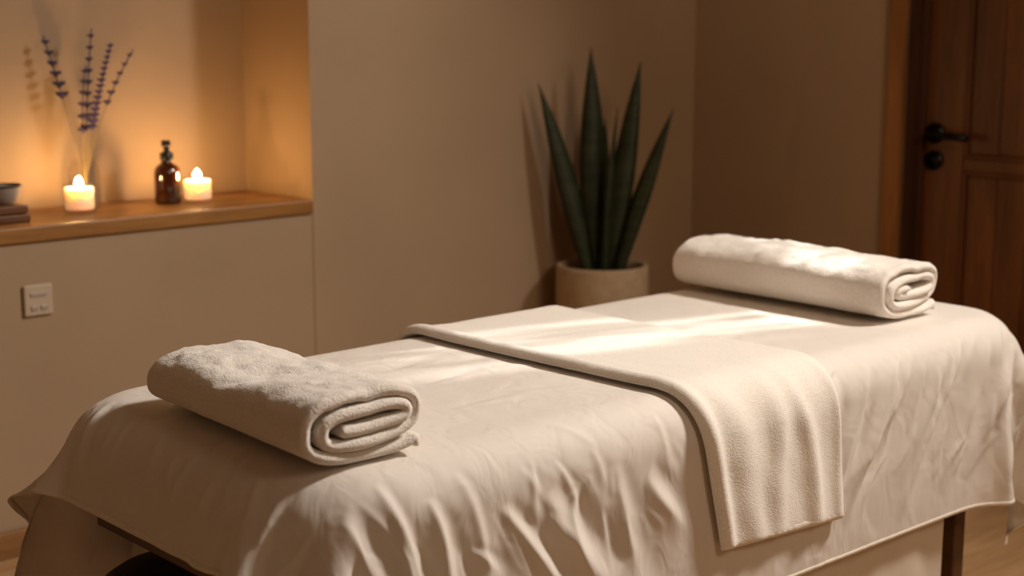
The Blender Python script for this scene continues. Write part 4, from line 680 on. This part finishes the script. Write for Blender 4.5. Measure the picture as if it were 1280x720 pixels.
RUNNER=[[
[580,139,1,-1,0,0,1,-1,0,1,-1,0,0,0,1],
[537,141,0,-1,1,0,0,0,0,0,-1,1,0,0,0],
[494,142,0,1,-1,1,-1,1,-1,1,-1,0,1,-1,1],
[450,144,0,0,1,-1,0,0,0,0,0,0,0,0,0],
[407,146,-1,1,0,-1,1,-1,1,0,-1,1,0,-1,1],
[364,147,0,1,-1,0,0,0,1,-1,0,0,0,1,-1],
[321,149,-1,1,0,0,-1,1,0,0,0,-1,1,0,0],
[278,150,0,1,-1,1,-1,0,1,-1,0,1,-1,0,1],
[234,152,0,0,0,0,0,0,0,0,0,0,0,0,0],
[191,154,-1,1,-1,1,-1,1,-1,1,-1,1,0,-1,0],
[148,155,0,0,0,0,1,-1,0,0,0,0,0,0,0],
[107,157,-1,1,0,-1,1,0,-1,0,1,0,-1,1,-1],
[92,157,0,0,0,0,0,0,0,0,0,0,0,0,0],
[86,157,0,0,0,0,0,0,0,0,0,0,0,0,0],
[81,157,0,0,0,0,0,0,0,0,0,0,0,0,0],
[75,157,0,0,0,1,-1,-1,1,1,-1,-1,1,1,-2],
[70,157,0,0,0,0,0,0,0,0,0,0,0,0,0],
[65,157,0,0,0,0,0,0,0,0,0,0,0,0,0],
[59,157,0,0,0,0,0,0,0,0,0,0,0,0,0],
[54,157,0,0,0,0,0,0,0,0,0,0,0,0,0],
[48,157,0,0,0,0,0,0,0,0,0,0,0,0,0],
[43,157,0,0,0,0,0,0,0,0,0,0,0,0,-1],
[37,157,0,0,0,0,0,0,0,0,0,0,0,0,0],
[32,157,0,0,0,0,0,0,0,0,0,0,0,0,-1],
[26,157,0,0,0,0,0,0,0,0,0,0,0,0,0],
[21,157,0,0,0,0,0,0,0,0,0,0,0,0,0],
[18,157,0,0,0,0,0,0,0,0,0,0,0,0,0],
[17,157,0,0,0,0,0,0,0,0,0,0,0,0,0],
[16,157,0,0,0,0,0,0,0,0,0,0,0,0,0],
[15,157,0,0,0,0,0,0,0,0,0,0,0,0,0],
[14,156,1,1,-1,0,0,0,0,0,0,0,0,0,0],
[12,157,0,0,1,-2,2,-1,0,0,0,0,0,0,0],
[11,157,0,0,0,0,0,1,-1,0,0,0,0,0,0],
[10,157,0,0,0,0,0,1,-2,1,1,-1,0,0,0],
[9,157,0,0,0,0,0,0,0,0,1,-1,0,0,0],
[8,157,0,0,0,0,0,0,0,0,0,1,-2,1,1],
[7,157,0,0,0,0,0,0,0,0,0,0,0,0,1],
[5,157,1,-1,0,0,0,0,0,0,0,0,0,1,-1],
[4,157,0,1,-1,0,0,0,0,0,0,0,0,1,-1],
[3,157,0,1,-1,0,0,0,0,0,0,0,0,1,-1],
[2,157,0,0,1,-1,0,0,0,0,0,0,0,1,-1],
[1,157,0,0,1,-1,0,0,0,0,0,0,0,1,-1],
[0,157,0,0,0,1,-1,0,0,0,0,0,0,1,-1]],
[
[3,-1,1,0,0,-1,1,1,-2,2,-2,1,0,1,-1],
[2,0,0,0,-1,2,-2,2,-2,3,-4,2,-1,3,-2],
[3,-2,3,-1,-1,2,-2,2,-1,0,0,-1,1,1,0],
[3,-1,1,0,-1,2,-2,2,-1,0,0,0,-1,2,0],
[2,0,0,0,0,0,0,0,0,0,0,0,-1,2,1],
[2,0,0,-1,2,-1,0,0,0,0,0,0,0,1,2],
[3,1,-1,-1,2,-1,0,-1,2,-1,0,0,0,1,2],
[17,0,0,0,0,0,0,-1,2,-1,0,0,-1,2,0],
[64,0,-1,1,0,0,0,0,0,0,-1,1,0,0,1],
[158,-1,1,0,-1,1,0,0,0,-1,1,0,0,0,0],
[288,0,0,-1,1,0,0,0,-1,1,0,0,0,-1,1],
[443,0,0,-1,1,0,0,-1,1,0,0,0,-1,1,0],
[604,0,0,0,-1,1,0,0,0,-1,1,0,0,0,-1],
[766,-1,1,0,0,0,-1,1,0,0,0,-1,1,0,0],
[927,0,-1,1,0,0,0,0,-1,1,0,0,0,-1,1],
[1088,0,0,0,-1,1,0,0,0,-1,1,0,0,0,0],
[1249,0,0,0,0,-1,1,0,0,0,0,-1,1,0,0],
[1411,-1,1,0,0,0,0,-1,1,0,0,0,0,-1,1],
[1572,0,-1,1,0,0,0,0,0,-1,1,0,0,0,0],
[1733,0,0,0,-1,1,0,0,0,0,-1,1,0,0,0],
[1894,0,0,0,0,0,-1,1,0,0,0,0,-1,1,0],
[2055,0,0,0,0,0,0,-1,1,0,0,0,0,0,-1],
[2217,0,-1,1,0,0,0,0,0,-1,1,0,0,0,0],
[2378,0,0,-1,1,0,0,0,0,0,0,-1,1,0,0],
[2539,0,0,0,0,-1,1,0,0,0,0,0,0,-1,1],
[2700,0,0,0,0,0,0,-1,1,0,0,0,0,0,0],
[2861,0,0,0,0,0,0,0,0,0,-1,1,0,0,0],
[3023,0,-1,1,0,0,0,0,0,0,0,0,-1,1,0],
[3184,0,0,0,0,-1,1,0,0,0,0,0,0,0,-1],
[3345,0,0,0,0,0,0,-1,1,0,0,0,0,0,0],
[3506,0,0,0,0,0,0,0,0,-1,1,0,0,0,0],
[3667,0,0,0,0,0,0,0,0,0,0,0,-1,1,0],
[3829,0,0,0,0,0,0,-1,1,0,0,0,0,0,0],
[3989,0,0,0,0,0,0,-1,1,0,0,0,0,0,0],
[4137,0,0,0,0,0,0,0,0,0,0,-1,1,0,0],
[4255,0,0,0,0,0,0,0,0,0,0,-1,2,-1,-1],
[4330,0,0,0,0,0,0,0,0,0,0,0,0,0,0],
[4359,2,-2,0,0,0,0,0,0,0,0,0,0,0,0],
[4364,3,-2,-2,1,1,-2,1,1,-1,-1,1,-1,1,1],
[4365,3,-3,-1,1,1,-2,1,1,-1,-1,1,0,-1,2],
[4366,2,-2,-1,1,1,-2,1,1,-1,-1,1,0,0,0],
[4367,1,-1,-1,1,1,-2,2,-1,0,0,-2,3,-1,0],
[4367,1,-2,2,-1,-1,2,0,-2,2,-4,3,1,-2,3]],
[
[114,-8,0,-1,1,0,0,0,0,0,0,-1,1,0,0],
[283,-7,0,1,-1,0,0,0,1,-1,0,0,1,-1,0],
[452,-6,0,1,-1,1,-1,0,1,-1,1,-1,1,-1,1],
[620,-5,0,1,-1,1,-1,1,-1,1,0,-1,1,-1,1],
[787,-4,1,-1,0,1,-1,1,-1,1,-1,1,-1,1,-1],
[953,-3,1,-1,0,0,1,-1,0,1,-1,0,1,-1,0],
[1119,-2,0,0,0,0,0,0,0,0,0,0,0,0,0],
[1283,-1,-1,1,-1,1,0,-1,1,0,-1,1,0,-1,1],
[1439,-1,1,-1,0,0,0,0,0,0,0,1,-1,0,0],
[1572,-1,1,-1,0,1,0,-1,1,-1,1,-1,1,-1,1],
[1665,0,-1,1,0,-1,1,0,0,0,-1,1,0,0,0],
[1706,1,-2,1,0,0,0,0,0,0,0,0,0,0,0],
[1709,2,-2,0,0,0,0,-1,2,-1,0,0,0,0,0],
[1708,0,0,0,0,0,0,0,0,0,0,0,0,0,-1],
[1707,1,-2,1,1,-1,0,-1,1,0,1,-1,0,0,-1],
[1707,1,-1,-1,2,-2,2,-2,2,-1,-1,1,1,-1,-1],
[1707,1,-1,0,0,0,0,0,0,0,0,-1,2,-1,-1],
[1708,0,0,-1,2,-2,2,-1,0,0,0,-1,1,1,-1],
[1707,1,-1,0,0,0,0,0,-1,1,0,1,-2,2,-2],
[1707,1,-1,0,0,0,0,-1,2,-2,1,0,0,1,-1],
[1707,1,-1,-1,2,-1,0,0,-1,1,1,-2,2,-1,0],
[1707,0,1,-2,1,1,-1,0,0,0,0,0,0,0,-1],
[1707,1,-1,0,0,0,0,-1,2,-1,0,0,0,0,-1],
[1707,1,-1,0,-1,1,0,1,-1,0,0,0,0,0,-1],
[1707,1,0,-1,-1,1,0,0,0,0,0,0,0,0,-1],
[1707,1,0,-2,0,2,-1,0,0,0,0,0,0,0,-1],
[1707,1,-1,0,-1,1,1,-2,2,-1,0,0,0,0,-1],
[1707,1,-1,0,0,0,1,-2,1,0,0,0,0,0,-1],
[1707,1,-1,0,0,0,0,0,0,0,0,-1,1,1,-2],
[1707,1,-1,-1,2,-1,0,0,0,0,0,0,0,0,-1],
[1707,1,-1,0,0,0,0,-1,1,1,-1,0,0,0,-1],
[1708,1,-2,1,0,0,0,0,0,0,0,0,0,1,-2],
[1710,1,-2,1,0,0,0,0,0,0,0,0,0,0,-1],
[1695,0,0,0,0,0,0,0,-1,1,1,-1,0,0,-1],
[1633,1,-1,0,0,0,0,0,0,0,0,0,0,0,0],
[1526,0,0,0,0,0,0,0,0,0,1,-2,1,1,-1],
[1385,0,0,0,0,0,0,0,0,0,0,0,0,1,-2],
[1227,0,0,0,0,0,0,0,0,0,1,-1,0,0,0],
[1066,0,0,0,0,0,0,0,0,1,-1,0,0,0,0],
[905,0,0,0,0,0,0,0,1,-1,0,0,0,0,0],
[744,0,0,0,0,0,0,1,-1,0,0,0,0,0,0],
[583,0,0,0,1,-1,0,0,0,0,0,0,0,0,0],
[423,0,0,0,0,0,0,0,0,0,0,0,0,0,1]],
]
STEP=0.0002
SX0=1.0722285714285715
SX1=3.5279999999999996
SY0=1.37
SY1=2.992
RW=0.44
RL=1.3499999999999999

# sheet
S=unpack(SHEET,SHEET_LOW,STEP)
for _ in range(3): S=up2(up2(S,0),1)
ny,nx,_=S.shape
U,V=np.meshgrid(np.linspace(SX0,SX1,nx),np.linspace(SY0,SY1,ny))
def crease(h,p0,p1,w,a,bend=0,sharp=.5):
    """ridge from p0 to p1 in flat cloth coordinates"""
    d=np.array(p1)-np.array(p0); Ln=np.hypot(*d); d=d/Ln
    s=((U-p0[0])*d[0]+(V-p0[1])*d[1])/Ln; q=-(U-p0[0])*d[1]+(V-p0[1])*d[0]
    q=q-bend*4*s*(1-s)
    sc=np.clip(s,0,1); env=np.sin(PI*sc**.75)**.9
    ww=w*(.55+.9*np.clip(s,0,1))
    g=np.exp(-np.abs(q/ww)**1.5)-.55*np.exp(-((q-1.9*ww)/(1.2*ww))**2)
    h+=a*env*g
h=np.zeros_like(U)
rnd=random.Random(5)
U0=1.22; E=1.77
for k in range(9):       # broad folds, left half of the near side: fan down and to the right
    x=1.26+.74*(k+rnd.uniform(-.25,.25))/9
    crease(h,(x,E+rnd.uniform(-.10,.03)),(x+rnd.uniform(.03,.24),E-rnd.uniform(.26,.40)),rnd.uniform(.013,.030),rnd.uniform(.005,.013),rnd.uniform(-.03,.03))
for k in range(26):      # small puckers along the rounded edge
    x=1.28+.74*(k+rnd.uniform(-.4,.4))/26
    y=E+rnd.uniform(-.16,.06)
    crease(h,(x,y),(x+rnd.uniform(-.02,.10),y-rnd.uniform(.05,.17)),rnd.uniform(.006,.012),rnd.uniform(.001,.004),rnd.uniform(-.012,.012))
for k in range(9):       # right half: broad folds pull down and to the left
    x=2.42+.86*(k+rnd.uniform(-.25,.25))/9
    crease(h,(x,E+.02+rnd.uniform(-.05,.01)),(x-rnd.uniform(.14,.32),E-rnd.uniform(.26,.40)),rnd.uniform(.013,.024),rnd.uniform(.008,.014),rnd.uniform(-.03,.03))
for k in range(34):
    x=2.36+.92*(k+rnd.uniform(-.4,.4))/34
    y=E+rnd.uniform(-.25,.03)
    crease(h,(x,y),(x-rnd.uniform(.02,.12),y-rnd.uniform(.06,.16)),rnd.uniform(.006,.011),rnd.uniform(.002,.0045),rnd.uniform(-.015,.015))
crease(h,(3.235,E+.02),(3.25,E-.40),.050,.028)
for k in range(10):      # short end by the camera
    y=1.80+.75*(k+rnd.uniform(-.3,.3))/10
    crease(h,(U0+rnd.uniform(.0,.05),y),(U0-rnd.uniform(.06,.14),y+rnd.uniform(-.07,.03)),rnd.uniform(.008,.016),rnd.uniform(.002,.005),rnd.uniform(-.012,.012))
for k in range(12):      # faint ripples on the top beside the runner
    x=1.62+.32*rnd.random(); y=1.95+.5*rnd.random()
    crease(h,(x,y),(x+rnd.uniform(.10,.28),y+rnd.uniform(-.12,.02)),rnd.uniform(.010,.018),rnd.uniform(.001,.0025),rnd.uniform(-.01,.01))

h*=1-.9*np.clip((U-1.99)/.05,0,1)*np.clip((2.50-U)/.04,0,1)*(V>1.40)
N=normals(S)
S=S+N*h[...,None]
N=normals(S)
sheet=grid_mesh('bed_sheet',S,M['sheet'])
tag(sheet,'smooth white cotton sheet draped over the whole massage table','sheet')
hr=3
t_=.0015
hem_strip('hem',S[:hr],N[:hr],M['hem'],sheet,t_,.25)
hem_strip('hem',S[::-1][:hr],N[::-1][:hr],M['hem'],sheet,t_,.25)
c0=Vector(S[0,-1]); bm=bmesh.new(); add_box(bm,c0.x-.005,c0.x+.005,c0.y-.001,c0.y+.001,c0.z-.022,c0.z+.004,.0004)
tg=obj('care_tag',bm,M['tag'],sheet,smooth=False); tg['label']='tiny white care tag at the sheet corner'
hem_strip('hem',np.swapaxes(S[:,:hr],0,1),np.swapaxes(N[:,:hr],0,1),M['hem'],sheet,t_,.25)
hem_strip('hem',np.swapaxes(S[:,::-1][:,:hr],0,1),np.swapaxes(N[:,::-1][:,:hr],0,1),M['hem'],sheet,t_,.25)

# runner
Rn=unpack(RUNNER,RUNNER_LOW,STEP)
for _ in range(3): Rn=up2(up2(Rn,0),1)
ny,nx,_=Rn.shape
Nr=normals(Rn)
u=np.linspace(0,1,nx)[None,:]*RW; v=np.linspace(0,1,ny)[:,None]*RL
edge=np.minimum(np.minimum(u,RW-u),np.minimum(v,RL-v))
pr=np.sqrt(np.clip(1-(1-np.clip(edge/.013,0,1))**2,0,1))
fold=.011*np.exp(-((u-.020)/.020)**2)+.002*np.exp(-((u-.07)/.03)**2)+0*v      # rolled-over left edge
nz=np.array([[noise.fractal(Vector((uu*9,vv*7,3.3)),1,2,2) for uu in u[0]] for vv in v[:,0]])
drop=np.clip((.30-v)/.12,0,1)
def rf(u0,u1,w,a):
    uc=u0+(u1-u0)*np.clip((.34-v)/.34,0,1)+.008*np.sin(v*19+u0*40); return a*np.exp(-((u-uc)/w)**2)*np.clip((.36-v)/.14,0,1)**1.2
folds=rf(.09,.12,.038,.012)+rf(.24,.19,.034,.011)+rf(.30,.335,.028,.011)+rf(.42,.425,.016,.005)
folds=np.maximum(folds*.85,-.001)
top=(.0055+folds+fold+.0015*nz+.0025*nz*drop)*pr
bot=(.0045-np.clip(folds,0,.02)*.8)*pr
runner=loft_solid('bed_runner',Rn+Nr*top[...,None],Rn-Nr*bot[...,None],M['terrysoft'])
tag(runner,'white terry towel laid across the middle of the table, hanging down its side','towel')
k0=5
Pm=Rn+Nr*((top-bot)/2)[...,None]
hs=slice(2,-2)
hem_strip('hem',Pm[:k0,hs],Nr[:k0,hs],M['hem'],runner,.0055,.07)

# ------------------------------------------------------------------ rolled towels
def rolled(name,label,loc,rotz,W,Ht,Ln,seed,loops,dents,mat,taper=0,rib=0):
    rs=random.Random(seed)
    t=.021
    # centre line of the roll, from the outer flap inwards (x right, z up)
    pts=[]
    a0=W/2-t/2; b0=Ht/2-t/2; zc=Ht/2
    n=int(150*loops)
    loops=(b0-.004)/(t*1.04); n=int(150*loops); pa=t*1.25; pb=t*1.04
    th0=-.23*PI
    for k in range(n+1):
        lp=k/n*loops
        th=th0-lp*2*PI
        a=max(a0-pa*lp,.012); b=max(b0-pb*lp,.003)
        e=.70
        c,s=math.cos(th),math.sin(th)
        x=a*math.copysign(abs(c)**e,c); z=b*math.copysign(abs(s)**e,s)
        # tilt of the inner layers
        pts.append(Vector((x+.010*lp/loops,0,zc+z+.012*(x/a0)*min(lp/1.2,1)*(lp>.0))))
    # flat tail of the outer flap under the roll
    tail=[Vector((W*.39-(W*.39-pts[0].x)*i/6,0,t/2+.0008+(pts[0].z-t/2)*(i/6)**2)) for i in range(6)]
    pts=tail+pts
    # resample
    ds=[0]
    for p,q in zip(pts,pts[1:]): ds.append(ds[-1]+(q-p).length)
    m=int(ds[-1]/.004); C=[]; j=0
    for k in range(m+1):
        s=ds[-1]*k/m
        while j<len(ds)-2 and ds[j+1]<s: j+=1
        f=(s-ds[j])/max(ds[j+1]-ds[j],1e-9); C.append(pts[j].lerp(pts[j+1],f))
    m=len(C)
    rows=110
    bm=bmesh.new(); rings=[]
    for r in range(rows+1):
        y=r/rows
        # denser rows close to the ends
        yy=.5-.5*math.cos(PI*y); yy=.35*yy+.65*y if .06<y<.94 else yy*.35+.65*y
        Y0=yy*Ln
        e=min(Y0,Ln-Y0)
        rd=.010
        er=math.sqrt(max(0,1-(1-min(e/rd,1))**2))*.86+.14
        ring=[]
        f=Y0/Ln
        sc=1+.03*math.sin(f*PI)-taper*(f-.1)
        for side in (1,-1):
            rng=range(m) if side==1 else range(m-1,-1,-1)
            for k in rng:
                p=C[k]; tg=(C[min(k+1,m-1)]-C[max(k-1,0)]).normalized(); nn=Vector((tg.z,0,-tg.x))
                # walking the flap leftwards along the bottom: nn points outwards (down)
                ee=min(k,m-1-k)*.004
                er2=math.sqrt(max(0,1-(1-min((ee+.0012)/.010,1))**2))
                hw=t/2*.93*er*er2*(1+.10*fbm(k*.05,Y0*12,seed))
                q=p+nn*hw*side
                lay=k/m
                # fold ends do not line up exactly
                yo=(.010*noise.noise(Vector((lay*9,seed,f*1.5)))-.010*lay)*(1-2*f)
                z=q.z; x=q.x
                x*=1+.04*(f-.5)+.02*noise.noise(Vector((f*3,seed+4,0)))
                ztop=max(0,min(1,(z-.02)/(Ht*.5)))
                dz=0
                for (dx,dy,rx,ry,am) in dents:
                    dz+=am*math.exp(-((x-dx)/rx)**2-((f-dy)/ry)**2)
                if rib: dz+=rib*math.sin(2*PI*Y0/.018)*math.exp(-((x-.04)/.035)**2-((f-.45)/.12)**2)
                outer=1 if k*.004<W*2.9 else .4
                dz+=.006*fbm(x*11,Y0*9,seed+2.2)*outer+.003*fbm(x*34,Y0*30,seed+7.7)*outer
                z=z*(1+(sc-1)*1)+dz*ztop
                ang=1 if side==1 else 1
                xs=1+.02*fbm(z*14,Y0*8,seed+5)*ztop
                ring.append(bm.verts.new((x*xs,Y0+yo,max(z,.0004))))
        rings.append(ring)
    L2=len(rings[0])
    for A,B in zip(rings,rings[1:]):
        for k in range(L2): bm.faces.new((A[k],A[(k+1)%L2],B[(k+1)%L2],B[k]))
    for ring,fl in ((rings[0],1),(rings[-1],0)):
        for k in range(m-1):
            f=(ring[k],ring[k+1],ring[L2-2-k],ring[L2-1-k])
            bm.faces.new(f if not fl else tuple(reversed(f)))
    bmesh.ops.recalc_face_normals(bm,faces=bm.faces[:])
    o=obj(name,bm,mat,loc=loc,rot=(0,0,rotz))
    return tag(o,label,'towel',group='rolled towels on the table')
rolled('rolled_towel','rolled white towel on the left end of the table, nearest the camera',(1.356,1.83,TZ+.0105),math.radians(-4),.262,.132,.53,3,2.9,
  [(-.03,.50,.06,.13,-.016),(.03,.36,.05,.10,-.010),(-.02,.85,.09,.14,.006),(.06,.60,.04,.12,-.012)],M['terry'],.17,.0016)
rolled('rolled_towel','rolled white towel on the far right end of the table by the door',(2.985,1.912,TZ+.0105),math.radians(-1),.265,.142,.632,8,2.7,
  [(-.02,.5,.08,.2,.004),(.0,.2,.08,.12,-.004)],M['terry'])
# ------------------------------------------------------------------ hanging under-sheet along the near side
bm=bmesh.new(); nx_,nz_=120,40; rows=[]
for j in range(nz_+1):
    f=j/nz_; row=[]
    for i in range(nx_+1):
        x=1.62+(2.985-1.62)*i/nx_
        y=TY0+.022+.008*f*math.sin(x*17+1.2*math.sin(x*5))+.004*f*math.sin(x*41+f)
        row.append(bm.verts.new((x,y,.598-.49*f)))
    rows.append(row)
for a,b in zip(rows,rows[1:]):
    for i in range(nx_): bm.faces.new((a[i],a[i+1],b[i+1],b[i]))
us=obj('under_sheet',bm,M['under']); tag(us,'plain cream under sheet hanging straight below the white sheet hem','under sheet')

# ------------------------------------------------------------------ light
def area(name,loc,target,size,power,color,size_y=None,spread=None):
    d=bpy.data.lights.new(name,'AREA'); d.energy=power; d.color=color; d.size=size
    if size_y: d.shape='RECTANGLE'; d.size_y=size_y
    if spread: d.spread=spread
    o=bpy.data.objects.new(name,d); o.location=loc
    o.rotation_euler=(Vector(target)-Vector(loc)).to_track_quat('-Z','Y').to_euler(); COL.objects.link(o); return o
def spot(name,loc,target,ang,power,color,size=.05,blend=.3):
    d=bpy.data.lights.new(name,'SPOT'); d.energy=power; d.color=color; d.spot_size=math.radians(ang); d.spot_blend=blend; d.shadow_soft_size=size
    o=bpy.data.objects.new(name,d); o.location=loc
    o.rotation_euler=(Vector(target)-Vector(loc)).to_track_quat('-Z','Y').to_euler(); COL.objects.link(o); return o
W1=(1,.92,.83); W2=(1,.76,.53)
KEY=(4.1,.8,3.2)
area('key_downlight',KEY,(1.5,2.2,.76),.42,39,W1,spread=math.radians(95))
area('warm_fill',(2.1,-1.0,3.0),(4.3,3.4,1.5),1.2,17,W2,spread=math.radians(110))  # added warm fill for the corner walls, no real fixture
# dappled daylight from added spots; noise in each lamp stands for leaf shade
def dapple(name,loc,target,ang,power,color,band,grain,thr=(.40,.60),size=.012):
    o=spot(name,loc,target,ang,power,color,size,.15)
    d=o.data; d.use_nodes=True; n=d.node_tree.nodes; l=d.node_tree.links
    e=n['Emission']
    tc=n.new('ShaderNodeTexCoord'); sp=n.new('ShaderNodeSeparateXYZ'); l.new(tc.outputs['Normal'],sp.inputs[0])
    def mth(op,a,b=None,c=None):
        k=n.new('ShaderNodeMath'); k.operation=op
        for i,v in enumerate((a,b,c)):
            if v is None: continue
            if isinstance(v,(int,float)): k.inputs[i].default_value=v
            else: l.new(v,k.inputs[i])
        return k.outputs[0]
    az=mth('ABSOLUTE',sp.outputs['Z'])
    x=mth('DIVIDE',sp.outputs['X'],az); y=mth('DIVIDE',sp.outputs['Y'],az)
    cb=n.new('ShaderNodeCombineXYZ'); l.new(mth('MULTIPLY',x,grain[0]),cb.inputs[0]); l.new(mth('MULTIPLY',y,grain[1]),cb.inputs[1])
    tx=n.new('ShaderNodeTexNoise'); tx.inputs['Scale'].default_value=1.3; tx.inputs['Detail'].default_value=3; tx.inputs['Distortion'].default_value=.6
    l.new(cb.outputs[0],tx.inputs['Vector'])
    leaf=n.new('ShaderNodeMapRange'); leaf.interpolation_type='SMOOTHSTEP'
    leaf.inputs['From Min'].default_value=thr[0]; leaf.inputs['From Max'].default_value=thr[1]
    l.new(tx.outputs['Fac'],leaf.inputs['Value'])
    def win(v,half,soft):
        k=n.new('ShaderNodeMapRange'); k.interpolation_type='SMOOTHSTEP'
        k.inputs['From Min'].default_value=half+soft; k.inputs['From Max'].default_value=half-soft
        l.new(mth('ABSOLUTE',v),k.inputs['Value']); return k.outputs[0]
    f=mth('MULTIPLY',win(x,band[0],band[0]*.25),win(y,band[1],band[1]*.25))
    f=mth('MULTIPLY',f,leaf.outputs[0])
    l.new(f,e.inputs['Strength'])
    return o
dapple('daylight_gobo',(4.3,1.68,3.2),(2.38,2.20,.765),30,340,(1,.97,.92),(.046,.145),(30,6),(.36,.62))
dapple('towel_gobo',(4.3,1.68,3.2),(2.99,2.26,.90),24,230,(1,.97,.92),(.10,.022),(22,34),(.42,.6))
world=bpy.data.worlds.new('world'); scene.world=world; world.use_nodes=True
world.node_tree.nodes['Background'].inputs[0].default_value=(1,.75,.5,1); world.node_tree.nodes['Background'].inputs[1].default_value=.02

# ------------------------------------------------------------------ camera
cd=bpy.data.cameras.new('camera'); cd.sensor_width=36; cd.lens=1880/1280*36; cd.clip_start=.05
cam=bpy.data.objects.new('camera',cd); COL.objects.link(cam); cam.location=(0,0,H)
azX=math.atan2(2100,math.hypot(1880,335)); pitch=math.atan(335/1880)
cam.rotation_euler=(PI/2-pitch,0,azX-PI/2)
cd.dof.use_dof=True; cd.dof.focus_distance=2.75; cd.dof.aperture_fstop=2.8
scene.camera=cam
scene.view_settings.view_transform='Standard'; scene.view_settings.look='None'; scene.view_settings.exposure=0; scene.view_settings.gamma=1
